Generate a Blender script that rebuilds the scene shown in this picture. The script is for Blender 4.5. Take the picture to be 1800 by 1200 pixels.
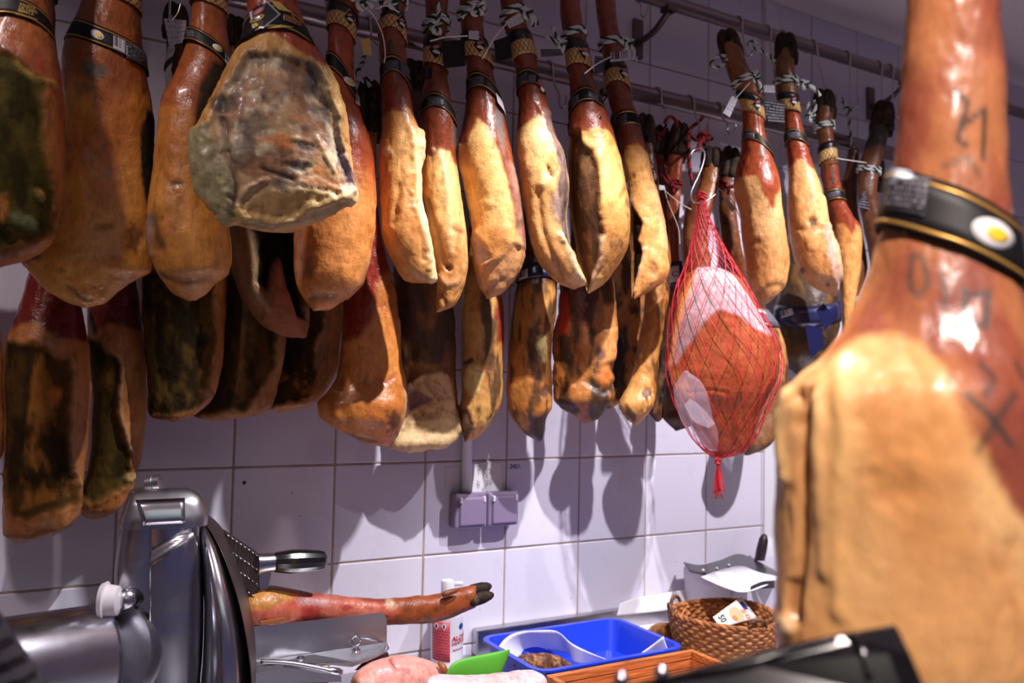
import bpy, math, random
import numpy as np
from mathutils import Vector, Matrix
random.seed(7)
for o in list(bpy.data.objects): bpy.data.objects.remove(o)
SC = bpy.context.scene
COL = SC.collection
# ------------------------------------------------------------------ camera
FP = 1460.0
CP = np.array([-0.3249, -1.6633, 1.5491])
def cam_axes(yaw, pitch, roll):
    cy, sy, cp, sp = math.cos(yaw), math.sin(yaw), math.cos(pitch), math.sin(pitch)
    f = np.array([sy*cp, cy*cp, sp]); r = np.array([cy, -sy, 0.]); u = np.cross(r, f)
    cr, sr = math.cos(roll), math.sin(roll)
    return np.array([cr*r+sr*u, -sr*r+cr*u, f])
MC = cam_axes(0.51213, 0.0556, 0.01914)
cd = bpy.data.cameras.new('camera'); cam = bpy.data.objects.new('camera', cd); COL.objects.link(cam)
cd.sensor_width = 36; cd.lens = FP*36/1800; cd.clip_start = 0.02
m4 = Matrix.Identity(4)
for i in range(3):
    m4[i][0] = MC[0][i]; m4[i][1] = MC[1][i]; m4[i][2] = -MC[2][i]; m4[i][3] = CP[i]
cam.matrix_world = m4
cd.dof.use_dof = True; cd.dof.focus_distance = 1.36; cd.dof.aperture_fstop = 3.8
SC.camera = cam
# ------------------------------------------------------------------ light
SC.view_settings.view_transform = 'Standard'; SC.view_settings.look = 'None'
SC.view_settings.gamma = 1; SC.view_settings.use_curve_mapping = False
SC.view_settings.exposure = 0.0
W = bpy.data.worlds.new('world'); SC.world = W; W.use_nodes = True
W.node_tree.nodes['Background'].inputs[0].default_value = (0.48, 0.44, 0.95, 1)
W.node_tree.nodes['Background'].inputs[1].default_value = 0.13
def spot(name, loc, tgt, watts, col, size, blend, rad):
    l = bpy.data.lights.new(name, 'SPOT'); o = bpy.data.objects.new(name, l); COL.objects.link(o)
    l.energy = watts; l.color = col; l.spot_size = math.radians(size); l.spot_blend = blend; l.shadow_soft_size = rad
    o.location = loc; d = Vector(tgt)-Vector(loc); o.rotation_euler = d.to_track_quat('-Z', 'Y').to_euler()
    return o
SPOTS = [((0.48, -0.88, 2.60), (0.54, -0.64, 1.00), 122, (0.97, 0.95, 1.0), 84, 0.42, 0.013),
         ((1.24, -1.15, 2.60), (1.36, -0.38, 1.55), 150, (0.97, 0.92, 1.0), 78, 0.85, 0.015),
         ((-0.75, -1.0, 2.60), (-0.32, -0.2, 1.2), 30, (1.0, 0.85, 0.84), 80, 0.8, 0.03),
         ((-0.25, -1.95, 2.60), (0.28, -1.25, 1.30), 128, (1.0, 0.86, 0.80), 48, 0.6, 0.03)]
for i, s in enumerate(SPOTS): spot('spot_lamp_light', *s)
# ------------------------------------------------------------------ projection helpers
def ray(px, py):
    px = np.asarray(px, float); py = np.asarray(py, float)
    d = np.stack([(px-900)/FP, -(py-600)/FP, np.ones_like(px+py)], -1)
    return d @ MC
def at(px, py, Y):
    d = ray(px, py); t = (np.asarray(Y)-CP[1])/d[..., 1]; return CP + d*t[..., None]
def atz(px, py, Z):
    d = ray(px, py); t = (Z-CP[2])/d[..., 2]; return CP + d*np.asarray(t)[..., None]
def px2m(p):                      # metres per photograph pixel at a point
    return float((np.asarray(p)-CP) @ MC[2])/FP
# ------------------------------------------------------------------ numpy noise
_rs = np.random.RandomState(3); _perm = _rs.permutation(256); _perm = np.concatenate([_perm]*4)
_gr = _rs.normal(size=(256, 3)); _gr /= np.linalg.norm(_gr, axis=1)[:, None]
def perlin(P):
    P = np.asarray(P, float); i = np.floor(P).astype(int); f = P-i; i &= 255
    u = f*f*f*(f*(f*6-15)+10); out = 0
    for dx in (0, 1):
        for dy in (0, 1):
            for dz in (0, 1):
                h = _perm[_perm[_perm[i[..., 0]+dx]+i[..., 1]+dy]+i[..., 2]+dz]
                g = _gr[h]
                dot = (g[..., 0]*(f[..., 0]-dx)+g[..., 1]*(f[..., 1]-dy)+g[..., 2]*(f[..., 2]-dz))
                w = (u[..., 0] if dx else 1-u[..., 0])*(u[..., 1] if dy else 1-u[..., 1])*(u[..., 2] if dz else 1-u[..., 2])
                out = out + w*dot
    return out*1.5
def fbm(P, o=4):
    s = 0; a = 1.; t = 0
    for k in range(o):
        s = s + a*perlin(P*(2.03**k)+17.3*k); t += a; a *= .5
    return s/t
def sst(x, a, b):
    t = np.clip((x-a)/(b-a), 0, 1); return t*t*(3-2*t)
def lin(c):
    c = np.asarray(c, float)/255.; return np.where(c <= .04045, c/12.92, ((c+.055)/1.055)**2.4)
def pchip(xs, ys):
    xs = np.asarray(xs, float); ys = np.asarray(ys, float)
    if len(xs) == 1: return lambda q: np.full_like(np.asarray(q, float), ys[0])
    h = np.diff(xs); d = np.diff(ys)/h; m = np.zeros_like(ys)
    m[0], m[-1] = d[0], d[-1]
    for i in range(1, len(xs)-1):
        if d[i-1]*d[i] > 0:
            w1 = 2*h[i]+h[i-1]; w2 = h[i]+2*h[i-1]; m[i] = (w1+w2)/(w1/d[i-1]+w2/d[i])
    def f(q):
        q = np.clip(np.asarray(q, float), xs[0], xs[-1]); k = np.clip(np.searchsorted(xs, q)-1, 0, len(h)-1)
        t = (q-xs[k])/h[k]; t2 = t*t; t3 = t2*t
        return (2*t3-3*t2+1)*ys[k]+(t3-2*t2+t)*h[k]*m[k]+(-2*t3+3*t2)*ys[k+1]+(t3-t2)*h[k]*m[k+1]
    return f
# ------------------------------------------------------------------ materials
def mat(name, col=(200, 200, 200), rough=.5, metal=0., build=None, coat=0., alpha=1., spec=.5, trans=0., **kw):
    m = bpy.data.materials.new(name); m.use_nodes = True; nt = m.node_tree
    b = nt.nodes['Principled BSDF']
    b.inputs['Base Color'].default_value = (*lin(col), 1); b.inputs['Roughness'].default_value = rough
    b.inputs['Metallic'].default_value = metal; b.inputs['Coat Weight'].default_value = coat
    b.inputs['Coat Roughness'].default_value = .15
    b.inputs['Alpha'].default_value = alpha; b.inputs['Specular IOR Level'].default_value = spec
    b.inputs['Transmission Weight'].default_value = trans
    if 'emit' in kw: b.inputs['Emission Color'].default_value = (*lin(kw['emit']), 1); b.inputs['Emission Strength'].default_value = kw['es']
    if build: build(nt, b)
    return m
def mth(nt, op, a, b=None, c=None):
    n = nt.nodes.new('ShaderNodeMath'); n.operation = op
    for i, v in enumerate((a, b, c)):
        if v is None: continue
        if isinstance(v, (int, float)): n.inputs[i].default_value = v
        else: nt.links.new(v, n.inputs[i])
    return n.outputs[0]
def mixc(nt, f, a, b, mode='MIX'):
    n = nt.nodes.new('ShaderNodeMix'); n.data_type = 'RGBA'; n.blend_type = mode
    for k, v in ((0, f), (6, a), (7, b)):
        if isinstance(v, (int, float)): n.inputs[k].default_value = v
        elif isinstance(v, tuple): n.inputs[k].default_value = (*lin(v), 1)
        else: nt.links.new(v, n.inputs[k])
    return n.outputs[2]
def noise(nt, vec, scale, detail=4, rough=.55, dist=0.):
    n = nt.nodes.new('ShaderNodeTexNoise'); n.inputs['Scale'].default_value = scale; n.inputs['Detail'].default_value = detail
    n.inputs['Roughness'].default_value = rough; n.inputs['Distortion'].default_value = dist
    if vec is not None: nt.links.new(vec, n.inputs['Vector'])
    return n.outputs['Fac']
def ramp(nt, fac, stops):
    n = nt.nodes.new('ShaderNodeValToRGB'); e = n.color_ramp.elements
    while len(e) < len(stops): e.new(.5)
    for el, (p, c) in zip(e, stops):
        el.position = p; el.color = (*(lin(c) if isinstance(c, tuple) else (c, c, c)), 1)
    nt.links.new(fac, n.inputs[0]); return n.outputs[0]
def objco(nt, sc=(1, 1, 1)):
    t = nt.nodes.new('ShaderNodeTexCoord'); mp = nt.nodes.new('ShaderNodeMapping'); mp.inputs['Scale'].default_value = sc
    nt.links.new(t.outputs['Object'], mp.inputs[0]); return mp.outputs[0]
def bump(nt, b, h, st=.3, dist=.002):
    n = nt.nodes.new('ShaderNodeBump'); n.inputs['Strength'].default_value = st; n.inputs['Distance'].default_value = dist
    nt.links.new(h, n.inputs['Height']); nt.links.new(n.outputs[0], b.inputs['Normal'])
def sep(nt, v):
    n = nt.nodes.new('ShaderNodeSeparateXYZ'); nt.links.new(v, n.inputs[0]); return n.outputs
def uv(nt):
    return nt.nodes.new('ShaderNodeTexCoord').outputs['UV']

def b_ham(nt, b, k=1.):
    a = nt.nodes.new('ShaderNodeVertexColor'); a.layer_name = 'Col'
    v = objco(nt); vs = objco(nt, (1, 1, .28))
    n1 = noise(nt, v, 55, 5, .6); n2 = noise(nt, vs, 170, 4, .6); n3 = noise(nt, v, 420, 3, .6)
    f = mth(nt, 'ADD', mth(nt, 'MULTIPLY', n1, .55), mth(nt, 'MULTIPLY', n2, .45))
    c = mixc(nt, 1., a.outputs['Color'], ramp(nt, f, [(.3, 1-.42*k), (.5, 1.), (.7, 1+.28*k)]), 'MULTIPLY')
    nt.links.new(c, b.inputs['Base Color'])
    r = mth(nt, 'ADD', a.outputs['Alpha'], mth(nt, 'MULTIPLY', mth(nt, 'SUBTRACT', n1, .5), .35))
    nt.links.new(r, b.inputs['Roughness'])
    mr = nt.nodes.new('ShaderNodeMapRange'); mr.inputs[1].default_value = .45; mr.inputs[2].default_value = .62; mr.inputs[3].default_value = .45; mr.inputs[4].default_value = .06; nt.links.new(a.outputs['Alpha'], mr.inputs[0]); nt.links.new(mr.outputs[0], b.inputs['Specular IOR Level'])
    ct = nt.nodes.new('ShaderNodeMapRange'); ct.inputs[1].default_value = .45; ct.inputs[2].default_value = .62; ct.inputs[3].default_value = .12; ct.inputs[4].default_value = 0.; nt.links.new(a.outputs['Alpha'], ct.inputs[0]); nt.links.new(ct.outputs[0], b.inputs['Coat Weight'])
    h = mth(nt, 'ADD', mth(nt, 'MULTIPLY', n1, 1.), mth(nt, 'ADD', mth(nt, 'MULTIPLY', n2, .35), mth(nt, 'MULTIPLY', n3, .12)))
    bump(nt, b, h, .55*k, .004)
def b_tile(nt, b):
    oi = nt.nodes.new('ShaderNodeObjectInfo'); v = objco(nt)
    tc = nt.nodes.new('ShaderNodeNewGeometry')
    n = noise(nt, tc.outputs['Position'], 9, 5, .65); n2 = noise(nt, tc.outputs['Position'], 60, 3)
    c = mixc(nt, mth(nt, 'MULTIPLY', oi.outputs['Random'], .6), (224, 219, 232), (214, 208, 224))
    c = mixc(nt, ramp(nt, n, [(.55, 0.), (.75, .35)]), c, (188, 182, 186))
    sp = noise(nt, tc.outputs['Position'], 95, 2); c = mixc(nt, ramp(nt, sp, [(.76, 0.), (.79, .7)]), c, (120, 96, 70))
    nt.links.new(c, b.inputs['Base Color'])
    nt.links.new(mth(nt, 'ADD', .22, mth(nt, 'MULTIPLY', n2, .2)), b.inputs['Roughness'])
    bump(nt, b, n, .08, .004)
def b_grout(nt, b):
    v = objco(nt); n = noise(nt, v, 14, 4)
    nt.links.new(mixc(nt, n, (138, 112, 94), (196, 176, 160)), b.inputs['Base Color'])
def b_steel(nt, b):
    v = objco(nt, (1, 1, 1)); n = noise(nt, v, 30, 4); n2 = noise(nt, objco(nt, (300, 20, 20)), 3, 2)
    nt.links.new(mth(nt, 'ADD', b.inputs['Roughness'].default_value-.06, mth(nt, 'MULTIPLY', n, .14)), b.inputs['Roughness'])
    bump(nt, b, n2, .04, .0006)
def b_wood(nt, b):
    n = noise(nt, objco(nt, (3, 26, 60)), 4, 5, .6, .6); 
    nt.links.new(ramp(nt, n, [(.3, (120, 58, 26)), (.5, (176, 98, 48)), (.7, (205, 130, 70))]), b.inputs['Base Color'])
    bump(nt, b, n, .25, .002)
def b_rope(nt, b):
    a = nt.nodes.new('ShaderNodeVertexColor'); a.layer_name = 'Col'
    n = noise(nt, objco(nt), 900, 2)
    nt.links.new(mixc(nt, 1., a.outputs['Color'], ramp(nt, n, [(.3, .75), (.7, 1.1)]), 'MULTIPLY'), b.inputs['Base Color'])
    bump(nt, b, n, .4, .001)
def b_text(cols=(150, 146, 156), bg=(14, 12, 14), rows=7., dens=.5, sx=44.):
    def f(nt, b):
        s = sep(nt, uv(nt)); v = mth(nt, 'MULTIPLY', s[1], rows)
        fr = mth(nt, 'FRACT', v); row = mth(nt, 'FLOOR', v)
        inr = mth(nt, 'MULTIPLY', mth(nt, 'GREATER_THAN', fr, .3), mth(nt, 'LESS_THAN', fr, .78))
        cx = nt.nodes.new('ShaderNodeCombineXYZ'); nt.links.new(mth(nt, 'MULTIPLY', s[0], sx), cx.inputs[0]); nt.links.new(mth(nt, 'MULTIPLY', row, 7.7), cx.inputs[1])
        n = noise(nt, cx.outputs[0], 1., 2, .7)
        m = mth(nt, 'MULTIPLY', inr, mth(nt, 'GREATER_THAN', n, dens))
        nt.links.new(mixc(nt, m, bg, cols), b.inputs['Base Color'])
    return f
def b_bar(nt, b):
    s = sep(nt, uv(nt)); cx = nt.nodes.new('ShaderNodeCombineXYZ'); nt.links.new(mth(nt, 'MULTIPLY', s[0], 26), cx.inputs[0])
    n = nt.nodes.new('ShaderNodeTexWhiteNoise'); n.noise_dimensions = '1D'; nt.links.new(mth(nt, 'FLOOR', mth(nt, 'MULTIPLY', s[0], 30)), n.inputs['W'])
    m = mth(nt, 'MULTIPLY', mth(nt, 'GREATER_THAN', n.outputs[0], .5), mth(nt, 'GREATER_THAN', s[1], .25))
    nt.links.new(mixc(nt, m, (196, 192, 196), (70, 66, 70)), b.inputs['Base Color'])
def b_collar(nt, b):                # printed paper: black over a gold lattice, zigzag edge
    s = sep(nt, uv(nt)); u, v = s[0], s[1]
    tri = mth(nt, 'ABSOLUTE', mth(nt, 'SUBTRACT', mth(nt, 'FRACT', u), .5))
    gold = mth(nt, 'LESS_THAN', v, mth(nt, 'ADD', .55, mth(nt, 'MULTIPLY', tri, .16)))
    k = mth(nt, 'MULTIPLY', v, 2.6)
    d1 = mth(nt, 'ABSOLUTE', mth(nt, 'SUBTRACT', mth(nt, 'FRACT', mth(nt, 'ADD', u, k)), .5))
    d2 = mth(nt, 'ABSOLUTE', mth(nt, 'SUBTRACT', mth(nt, 'FRACT', mth(nt, 'SUBTRACT', u, k)), .5))
    ln = mth(nt, 'LESS_THAN', mth(nt, 'MINIMUM', d1, d2), .075)
    c = mixc(nt, gold, (16, 14, 14), mixc(nt, ln, (222, 178, 108), (46, 30, 18)))
    nt.links.new(c, b.inputs['Base Color'])
M = {}
M['ham'] = mat('cured_ham_surface', rough=.4, build=b_ham, coat=.10, spec=.45)
M['ham_near'] = mat('smooth_ham_surface', rough=.4, build=lambda nt, b: b_ham(nt, b, .35), coat=.15, spec=.45)
M['tile'] = mat('white_glazed_tile', build=b_tile)
M['grout'] = mat('dirty_grout', rough=.9, build=b_grout)
M['ceiling'] = mat('painted_ceiling', (236, 222, 226), .8)
M['floor'] = mat('floor_stone', (186, 174, 170), .5)
M['paint'] = mat('painted_wall', (222, 212, 216), .7)
M['steel'] = mat('brushed_steel', (186, 184, 190), .30, 1., b_steel)
M['polish'] = mat('polished_steel', (196, 194, 204), .22, 1., b_steel)
M['dsteel'] = mat('dark_steel', (112, 98, 92), .42, 1., b_steel)
M['rail'] = mat('tube_steel', (150, 138, 140), .30, 1., b_steel)
M['wire'] = mat('hook_wire', (190, 186, 184), .28, 1.)
M['wood'] = mat('stained_wood', rough=.5, build=b_wood)
M['rope'] = mat('twisted_cord', rough=.8, build=b_rope)
M['black'] = mat('black_print', (16, 14, 15), .5, spec=.3)
M['gold'] = mat('gold_print', (190, 145, 72), .35, .6)
M['goldpaper'] = mat('gold_paper', (206, 170, 92), .4, .2)
M['white'] = mat('white_print', (222, 218, 220), .5)
M['yellow'] = mat('yellow_print', (226, 190, 40), .5)
M['pink'] = mat('pink_print', (196, 100, 120), .5)
M['silver'] = mat('silver_print', (170, 170, 180), .3, .7)
M['navy'] = mat('navy_label', (24, 26, 66), .35, coat=.3)
M['text'] = mat('fine_print', rough=.4, build=b_text())
M['textw'] = mat('fine_print_on_white', rough=.5, build=b_text((128, 122, 134), (206, 202, 206), 5., .55, 18.))
M['bar'] = mat('barcode_print', rough=.5, build=b_bar)
M['collar'] = mat('lattice_collar', rough=.35, build=b_collar, coat=.2)
M['string'] = mat('white_string', (220, 214, 206), .6)
M['plastic'] = mat('white_plastic', (226, 224, 228), .4)
M['hoof'] = mat('hoof_horn', (52, 42, 36), .7, spec=.2, build=lambda nt, b: (nt.links.new(ramp(nt, noise(nt, objco(nt, (1, 1, .4)), 90, 4), [(.3, (26, 20, 17)), (.55, (56, 41, 31)), (.75, (104, 76, 52))]), b.inputs['Base Color']), bump(nt, b, noise(nt, objco(nt, (1, 1, .3)), 160, 3), .5, .002)))
# ------------------------------------------------------------------ object helpers
ROOT = {}
def meta(o, label=None, cat=None, group=None, kind=None):
    if label: o['label'] = label
    if cat: o['category'] = cat
    if group: o['group'] = group
    if kind: o['kind'] = kind
    return o
def thing(name, label, cat, loc, group=None):
    o = bpy.data.objects.new(name, None); COL.objects.link(o); o.empty_display_size = .02
    o.location = loc; ROOT[o.name] = np.array(loc, float); return meta(o, label, cat, group)
def mk(name, V, F, m, parent=None, smooth=True, col=None, uvs=None, bevel=0, solid=0, loc=None, seg=2, auto=None):
    V = np.asarray(V, float)
    off = ROOT[parent.name] if parent is not None else (np.array(loc, float) if loc is not None else V.mean(0)*[1, 1, 0]+[0, 0, V[:, 2].min()])
    me = bpy.data.meshes.new(name); me.from_pydata((V-off).tolist(), [], [tuple(int(i) for i in f) for f in F]); me.update()
    if smooth: me.shade_smooth()
    if auto is not None: me.set_sharp_from_angle(angle=math.radians(auto))
    if isinstance(m, str): m = M[m]
    me.materials.append(m)
    if col is not None:
        a = me.attributes.new('Col', 'FLOAT_COLOR', 'POINT'); a.data.foreach_set('color', np.asarray(col, np.float32).ravel())
    if uvs is not None:
        l = me.uv_layers.new(name='UVMap'); vi = np.zeros(len(me.loops), np.int32); me.loops.foreach_get('vertex_index', vi)
        l.data.foreach_set('uv', np.asarray(uvs, np.float32)[vi].ravel())
    o = bpy.data.objects.new(name, me); COL.objects.link(o)
    if parent is not None: o.parent = parent
    else: o.location = off
    ROOT[o.name] = off
    if solid: s = o.modifiers.new('solid', 'SOLIDIFY'); s.thickness = solid; s.offset = 0
    if bevel:
        s = o.modifiers.new('bevel', 'BEVEL'); s.width = bevel; s.segments = seg; s.limit_method = 'ANGLE'; s.angle_limit = .6
    return o
def cat(*parts):
    V = []; F = []; n = 0
    for v, f in parts:
        V.append(np.asarray(v, float)); F += [tuple(i+n for i in q) for q in f]; n += len(v)
    return np.concatenate(V), F
def grid(n, m, closed=True):
    F = []
    for i in range(n-1):
        for j in range(m if closed else m-1):
            k = (j+1) % m; F.append((i*m+j, i*m+k, (i+1)*m+k, (i+1)*m+j))
    return F
def box(c, s, rz=0.):
    c = np.array(c, float); s = np.array(s, float)/2
    V = np.array([(x, y, z) for x in (-1, 1) for y in (-1, 1) for z in (-1, 1)], float)*s
    if rz: a, b = math.cos(rz), math.sin(rz); V = V @ np.array([[a, b, 0], [-b, a, 0], [0, 0, 1]])
    return V+c, [(0, 1, 3, 2), (4, 6, 7, 5), (0, 4, 5, 1), (2, 3, 7, 6), (0, 2, 6, 4), (1, 5, 7, 3)]
def frames(P):
    P = np.asarray(P, float); T = np.gradient(P, axis=0); T /= np.linalg.norm(T, axis=1)[:, None]+1e-12
    a = np.array([0, 0, 1.]) if abs(T[0][2]) < .9 else np.array([1., 0, 0]); n = np.cross(T[0], a); n /= np.linalg.norm(n)
    Ns = [n]
    for i in range(1, len(P)):
        n = Ns[-1]-T[i]*(Ns[-1] @ T[i]); n /= np.linalg.norm(n)+1e-12; Ns.append(n)
    Ns = np.array(Ns); return T, Ns, np.cross(T, Ns)
def smooth_path(P, n=40):
    P = np.asarray(P, float); d = np.r_[0, np.cumsum(np.linalg.norm(np.diff(P, axis=0), axis=1))]
    Q = np.concatenate([[2*P[0]-P[1]], P, [2*P[-1]-P[-2]]]); out = []
    for s in np.linspace(0, d[-1], n):
        k = min(np.searchsorted(d, s, 'right')-1, len(P)-2); t = (s-d[k])/(d[k+1]-d[k]+1e-12)
        a, b, c, e = Q[k:k+4]
        out.append(.5*((2*b)+(-a+c)*t+(2*a-5*b+4*c-e)*t*t+(-a+3*b-3*c+e)*t**3))
    return np.array(out)
def tube(P, r, m=8, cap=True):
    P = np.asarray(P, float); T, A, B = frames(P); r = np.broadcast_to(np.asarray(r, float), (len(P),))
    th = np.linspace(0, 2*np.pi, m, endpoint=False)
    V = (P[:, None]+r[:, None, None]*(np.cos(th)[None, :, None]*A[:, None]+np.sin(th)[None, :, None]*B[:, None])).reshape(-1, 3)
    F = grid(len(P), m)
    if cap: F += [tuple(range(m))[::-1], tuple(range(len(V)-m, len(V)))]
    return V, F
def lathe(p0, p1, prof, m=24):
    """prof = [(t along p0..p1, radius)]"""
    p0 = np.array(p0, float); p1 = np.array(p1, float); d = p1-p0; T = d/np.linalg.norm(d)
    a = np.array([0, 0, 1.]) if abs(T[2]) < .9 else np.array([1., 0, 0]); A = np.cross(T, a); A /= np.linalg.norm(A); B = np.cross(T, A)
    th = np.linspace(0, 2*np.pi, m, endpoint=False); V = []
    for t, r in prof: V.append(p0+d*t+r*(np.cos(th)[:, None]*A+np.sin(th)[:, None]*B))
    V = np.concatenate(V); F = grid(len(prof), m)+[tuple(range(m))[::-1], tuple(range(len(V)-m, len(V)))]
    return V, F
def prism(poly, d):
    """closed polygon (k,3) extruded by vector d"""
    P = np.asarray(poly, float); k = len(P); V = np.concatenate([P, P+np.asarray(d, float)])
    F = [tuple(range(k))[::-1], tuple(range(k, 2*k))]+[(i, (i+1) % k, k+(i+1) % k, k+i) for i in range(k)]
    return V, F
def plate(pix, Y, th, **k):
    """flat plate facing the shop: outline at plane y=Y, thickness th backwards"""
    P = np.array([at(x, y, Y) for x, y in pix]); return prism(P, (0, th, 0))
def text_geo(s, size=1., shear=0., bold=0.):
    c = bpy.data.curves.new('t', 'FONT'); c.body = s; c.size = size; c.shear = shear; c.offset = bold; c.resolution_u = 2; c.fill_mode = 'FRONT'
    o = bpy.data.objects.new('t', c); COL.objects.link(o); bpy.context.view_layer.update()
    me = o.evaluated_get(bpy.context.evaluated_depsgraph_get()).to_mesh()
    V = np.array([v.co[:] for v in me.vertices]).reshape(-1, 3); F = [tuple(p.vertices) for p in me.polygons]
    o.to_mesh_clear(); bpy.data.objects.remove(o); bpy.data.curves.remove(c); return V, F
def rope_geo(P, r, cols, pitch=None, m=18):
    """three-strand twisted cord; returns V,F,Col"""
    P = np.asarray(P, float); T, A, B = frames(P); d = np.r_[0, np.cumsum(np.linalg.norm(np.diff(P, axis=0), axis=1))]
    pitch = pitch or r*7; th = np.linspace(0, 2*np.pi, m, endpoint=False)
    ns = len(cols); lob = np.abs(np.sin(th*ns/2.))**.6; rr = r*(.72+.33*lob)
    tw = d/pitch*2*np.pi; ang = th[None]+tw[:, None]
    V = (P[:, None]+rr[None, :, None]*(np.cos(ang)[..., None]*A[:, None]+np.sin(ang)[..., None]*B[:, None])).reshape(-1, 3)
    ci = np.array([lin(cols[int(t/(2*np.pi)*ns) % ns]) for t in th+1e-6])
    C = np.concatenate([ci, np.ones((m, 1))], 1); C = np.tile(C, (len(P), 1))
    F = grid(len(P), m)+[tuple(range(m))[::-1], tuple(range(len(V)-m, len(V)))]
    return V, F, C
GW = [(226, 228, 222), (226, 228, 222), (24, 66, 50)]
RB = [(165, 26, 34), (165, 26, 34), (22, 16, 18)]
def rope(name, paths, r, cols, parent, label=None):
    Vs = []; Fs = []; Cs = []; n = 0
    for P in paths:
        v, f, c = rope_geo(P, r, cols); Vs.append(v); Fs += [tuple(i+n for i in q) for q in f]; Cs.append(c); n += len(v)
    o = mk(name, np.concatenate(Vs), Fs, 'rope', parent, col=np.concatenate(Cs))
    if label: o['label'] = label
    return o
# ------------------------------------------------------------------ setting
def structure(name, V, F, m, **k):
    o = mk(name, V, F, m, smooth=False, **k); o['kind'] = 'structure'; return o
ZC = 2.66; ZW = 0.965; X0, X1 = -1.6, 3.2
wall = structure('wall_back', *box(((X0+X1)/2, .0482, ZC/2), (X1-X0, .1, ZC)), 'grout')
structure('ceiling', *box((.8, -2.0, ZC+.05), (4.8, 4.2, .1)), 'ceiling')
structure('floor', *box((.8, -2.0, -.05), (4.8, 4.2, .1)), 'floor')
structure('wall_right', *box((X1+.05, -2.0, ZC/2), (.1, 4.2, ZC)), 'paint')
structure('wall_left', *box((X0-.05, -2.0, ZC/2), (.1, 4.2, ZC)), 'paint')
structure('trim_1', *box((1.43, -.006, (ZW+ZC)/2), (.05, .012, ZC-ZW)), 'plastic', bevel=.004)
# wall tiles, each a piece of its own
tv, tf = box((0, 0, 0), (.1965, .016, .1965))
tme = None
for i in range(-8, 16):
    for j in range(-3, 7):
        cx = .2*i+.1; cz = 1.386+.2*j+.1; w = 1.; hh = 1.
        if cz+.1 > ZC: hh = (ZC-(cz-.1))/.2
        if hh < .1: continue
        if tme is None:
            t = mk('tile', tv, tf, 'tile', smooth=False, loc=(0, 0, 0)); tme = t.data
            bm_ = t.modifiers.new('bevel', 'BEVEL'); bm_.width = .0022; bm_.segments = 2
        else:
            t2 = t.copy(); COL.objects.link(t2); t = t2
        t.parent = wall; t.location = (cx-ROOT['wall_back'][0], .0045+random.uniform(-.0008, .0008)-ROOT['wall_back'][1]-.0005, cz-(.2*(1-hh)/2)-ROOT['wall_back'][2])
        t.scale = (1, 1, hh); t.rotation_euler = (random.uniform(-.003, .003), 0, random.uniform(-.003, .003))
# worktop, long, along the wall
wt = thing('worktop', 'long stainless steel worktop running along the white tiled wall', 'worktop', (.6, -.4, 0))
mk('top', *box((.7, -.405, ZW-.02), (3.4, .80, .04)), 'steel', wt, smooth=False, bevel=.004)
mk('cabinet_front', *box((.7, -.42, (ZW-.04)/2), (3.3, .70, ZW-.04)), 'steel', wt, smooth=False)
mk('upstand', *box((1.06, -.018, ZW+.028), (1.08, .024, .056)), 'steel', wt, smooth=False, bevel=.003)
# ------------------------------------------------------------------ rails
def rail(label, px, Y, z, r, x0, x1, brk):
    t = thing('hanging_rail', label, 'rail', ((x0+x1)/2, Y, z))
    mk('tube', *lathe((x0, Y, z), (x1, Y, z), [(0, r), (1, r)], 28), 'rail', t, auto=40)
    for bx in brk:
        bx = float(bx)
        mk('bracket', *cat(box((bx, -.008, z-.045), (.028, .010, .10)), tube(smooth_path([(bx, -.01, z-.055), (bx, Y*.55, z-.05), (bx, Y, z-r-.004)], 12), .008), box((bx, Y, z-r), (.03, .03, .012))), 'dsteel', t, smooth=False)
    return t
YU, ZU, RU = -.13, 2.487, .0165
YL, ZL, RL = -.085, 2.268, .020
rail('upper steel hanging rail just under the ceiling', None, YU, ZU, RU, -1.5, 2.6, (-.6, at(1118, 22, 0)[0], at(1526, 132, 0)[0]))
rail('lower thicker steel hanging rail behind the front hams', None, YL, ZL, RL, -1.5, 2.4, (-.5, .80, 1.9))
def xrail(px, Y, z):                # X where the vertical photo column px meets the rail
    lo, hi = -1.4, 2.5
    for _ in range(40):
        mid = (lo+hi)/2; c = MC @ (np.array([mid, Y, z])-CP)
        if 900+FP*c[0]/c[2] < px: lo = mid
        else: hi = mid
    return (lo+hi)/2
def hook(label, px, rail_, length, lean=0., group='steel wire hooks on the rails', px_lean=0.):
    Y, z, r = (YU, ZU, RU) if rail_ == 'u' else (YL, ZL, RL)
    x = xrail(px, Y, z); R = r+.003; P = []
    for a in np.linspace(-35, 180, 14): a = math.radians(a); P.append((x, Y+R*math.cos(a), z+R*math.sin(a)))
    yb = Y-R-lean; xb = x+px_lean
    P += [(x+px_lean*.4, Y-R-lean*.3, z-length*.4), (xb, yb, z-length+.03)]
    for a in np.linspace(0, 200, 9): a = math.radians(a); P.append((xb, yb-.014+.014*math.cos(a), z-length+.014-.018*math.sin(a)))
    o = mk('meat_hook', *tube(smooth_path(P, 60), .0023, 8), 'wire', None, loc=(xb, yb, z-length))
    return meta(o, label, 'hook', group)
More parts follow.
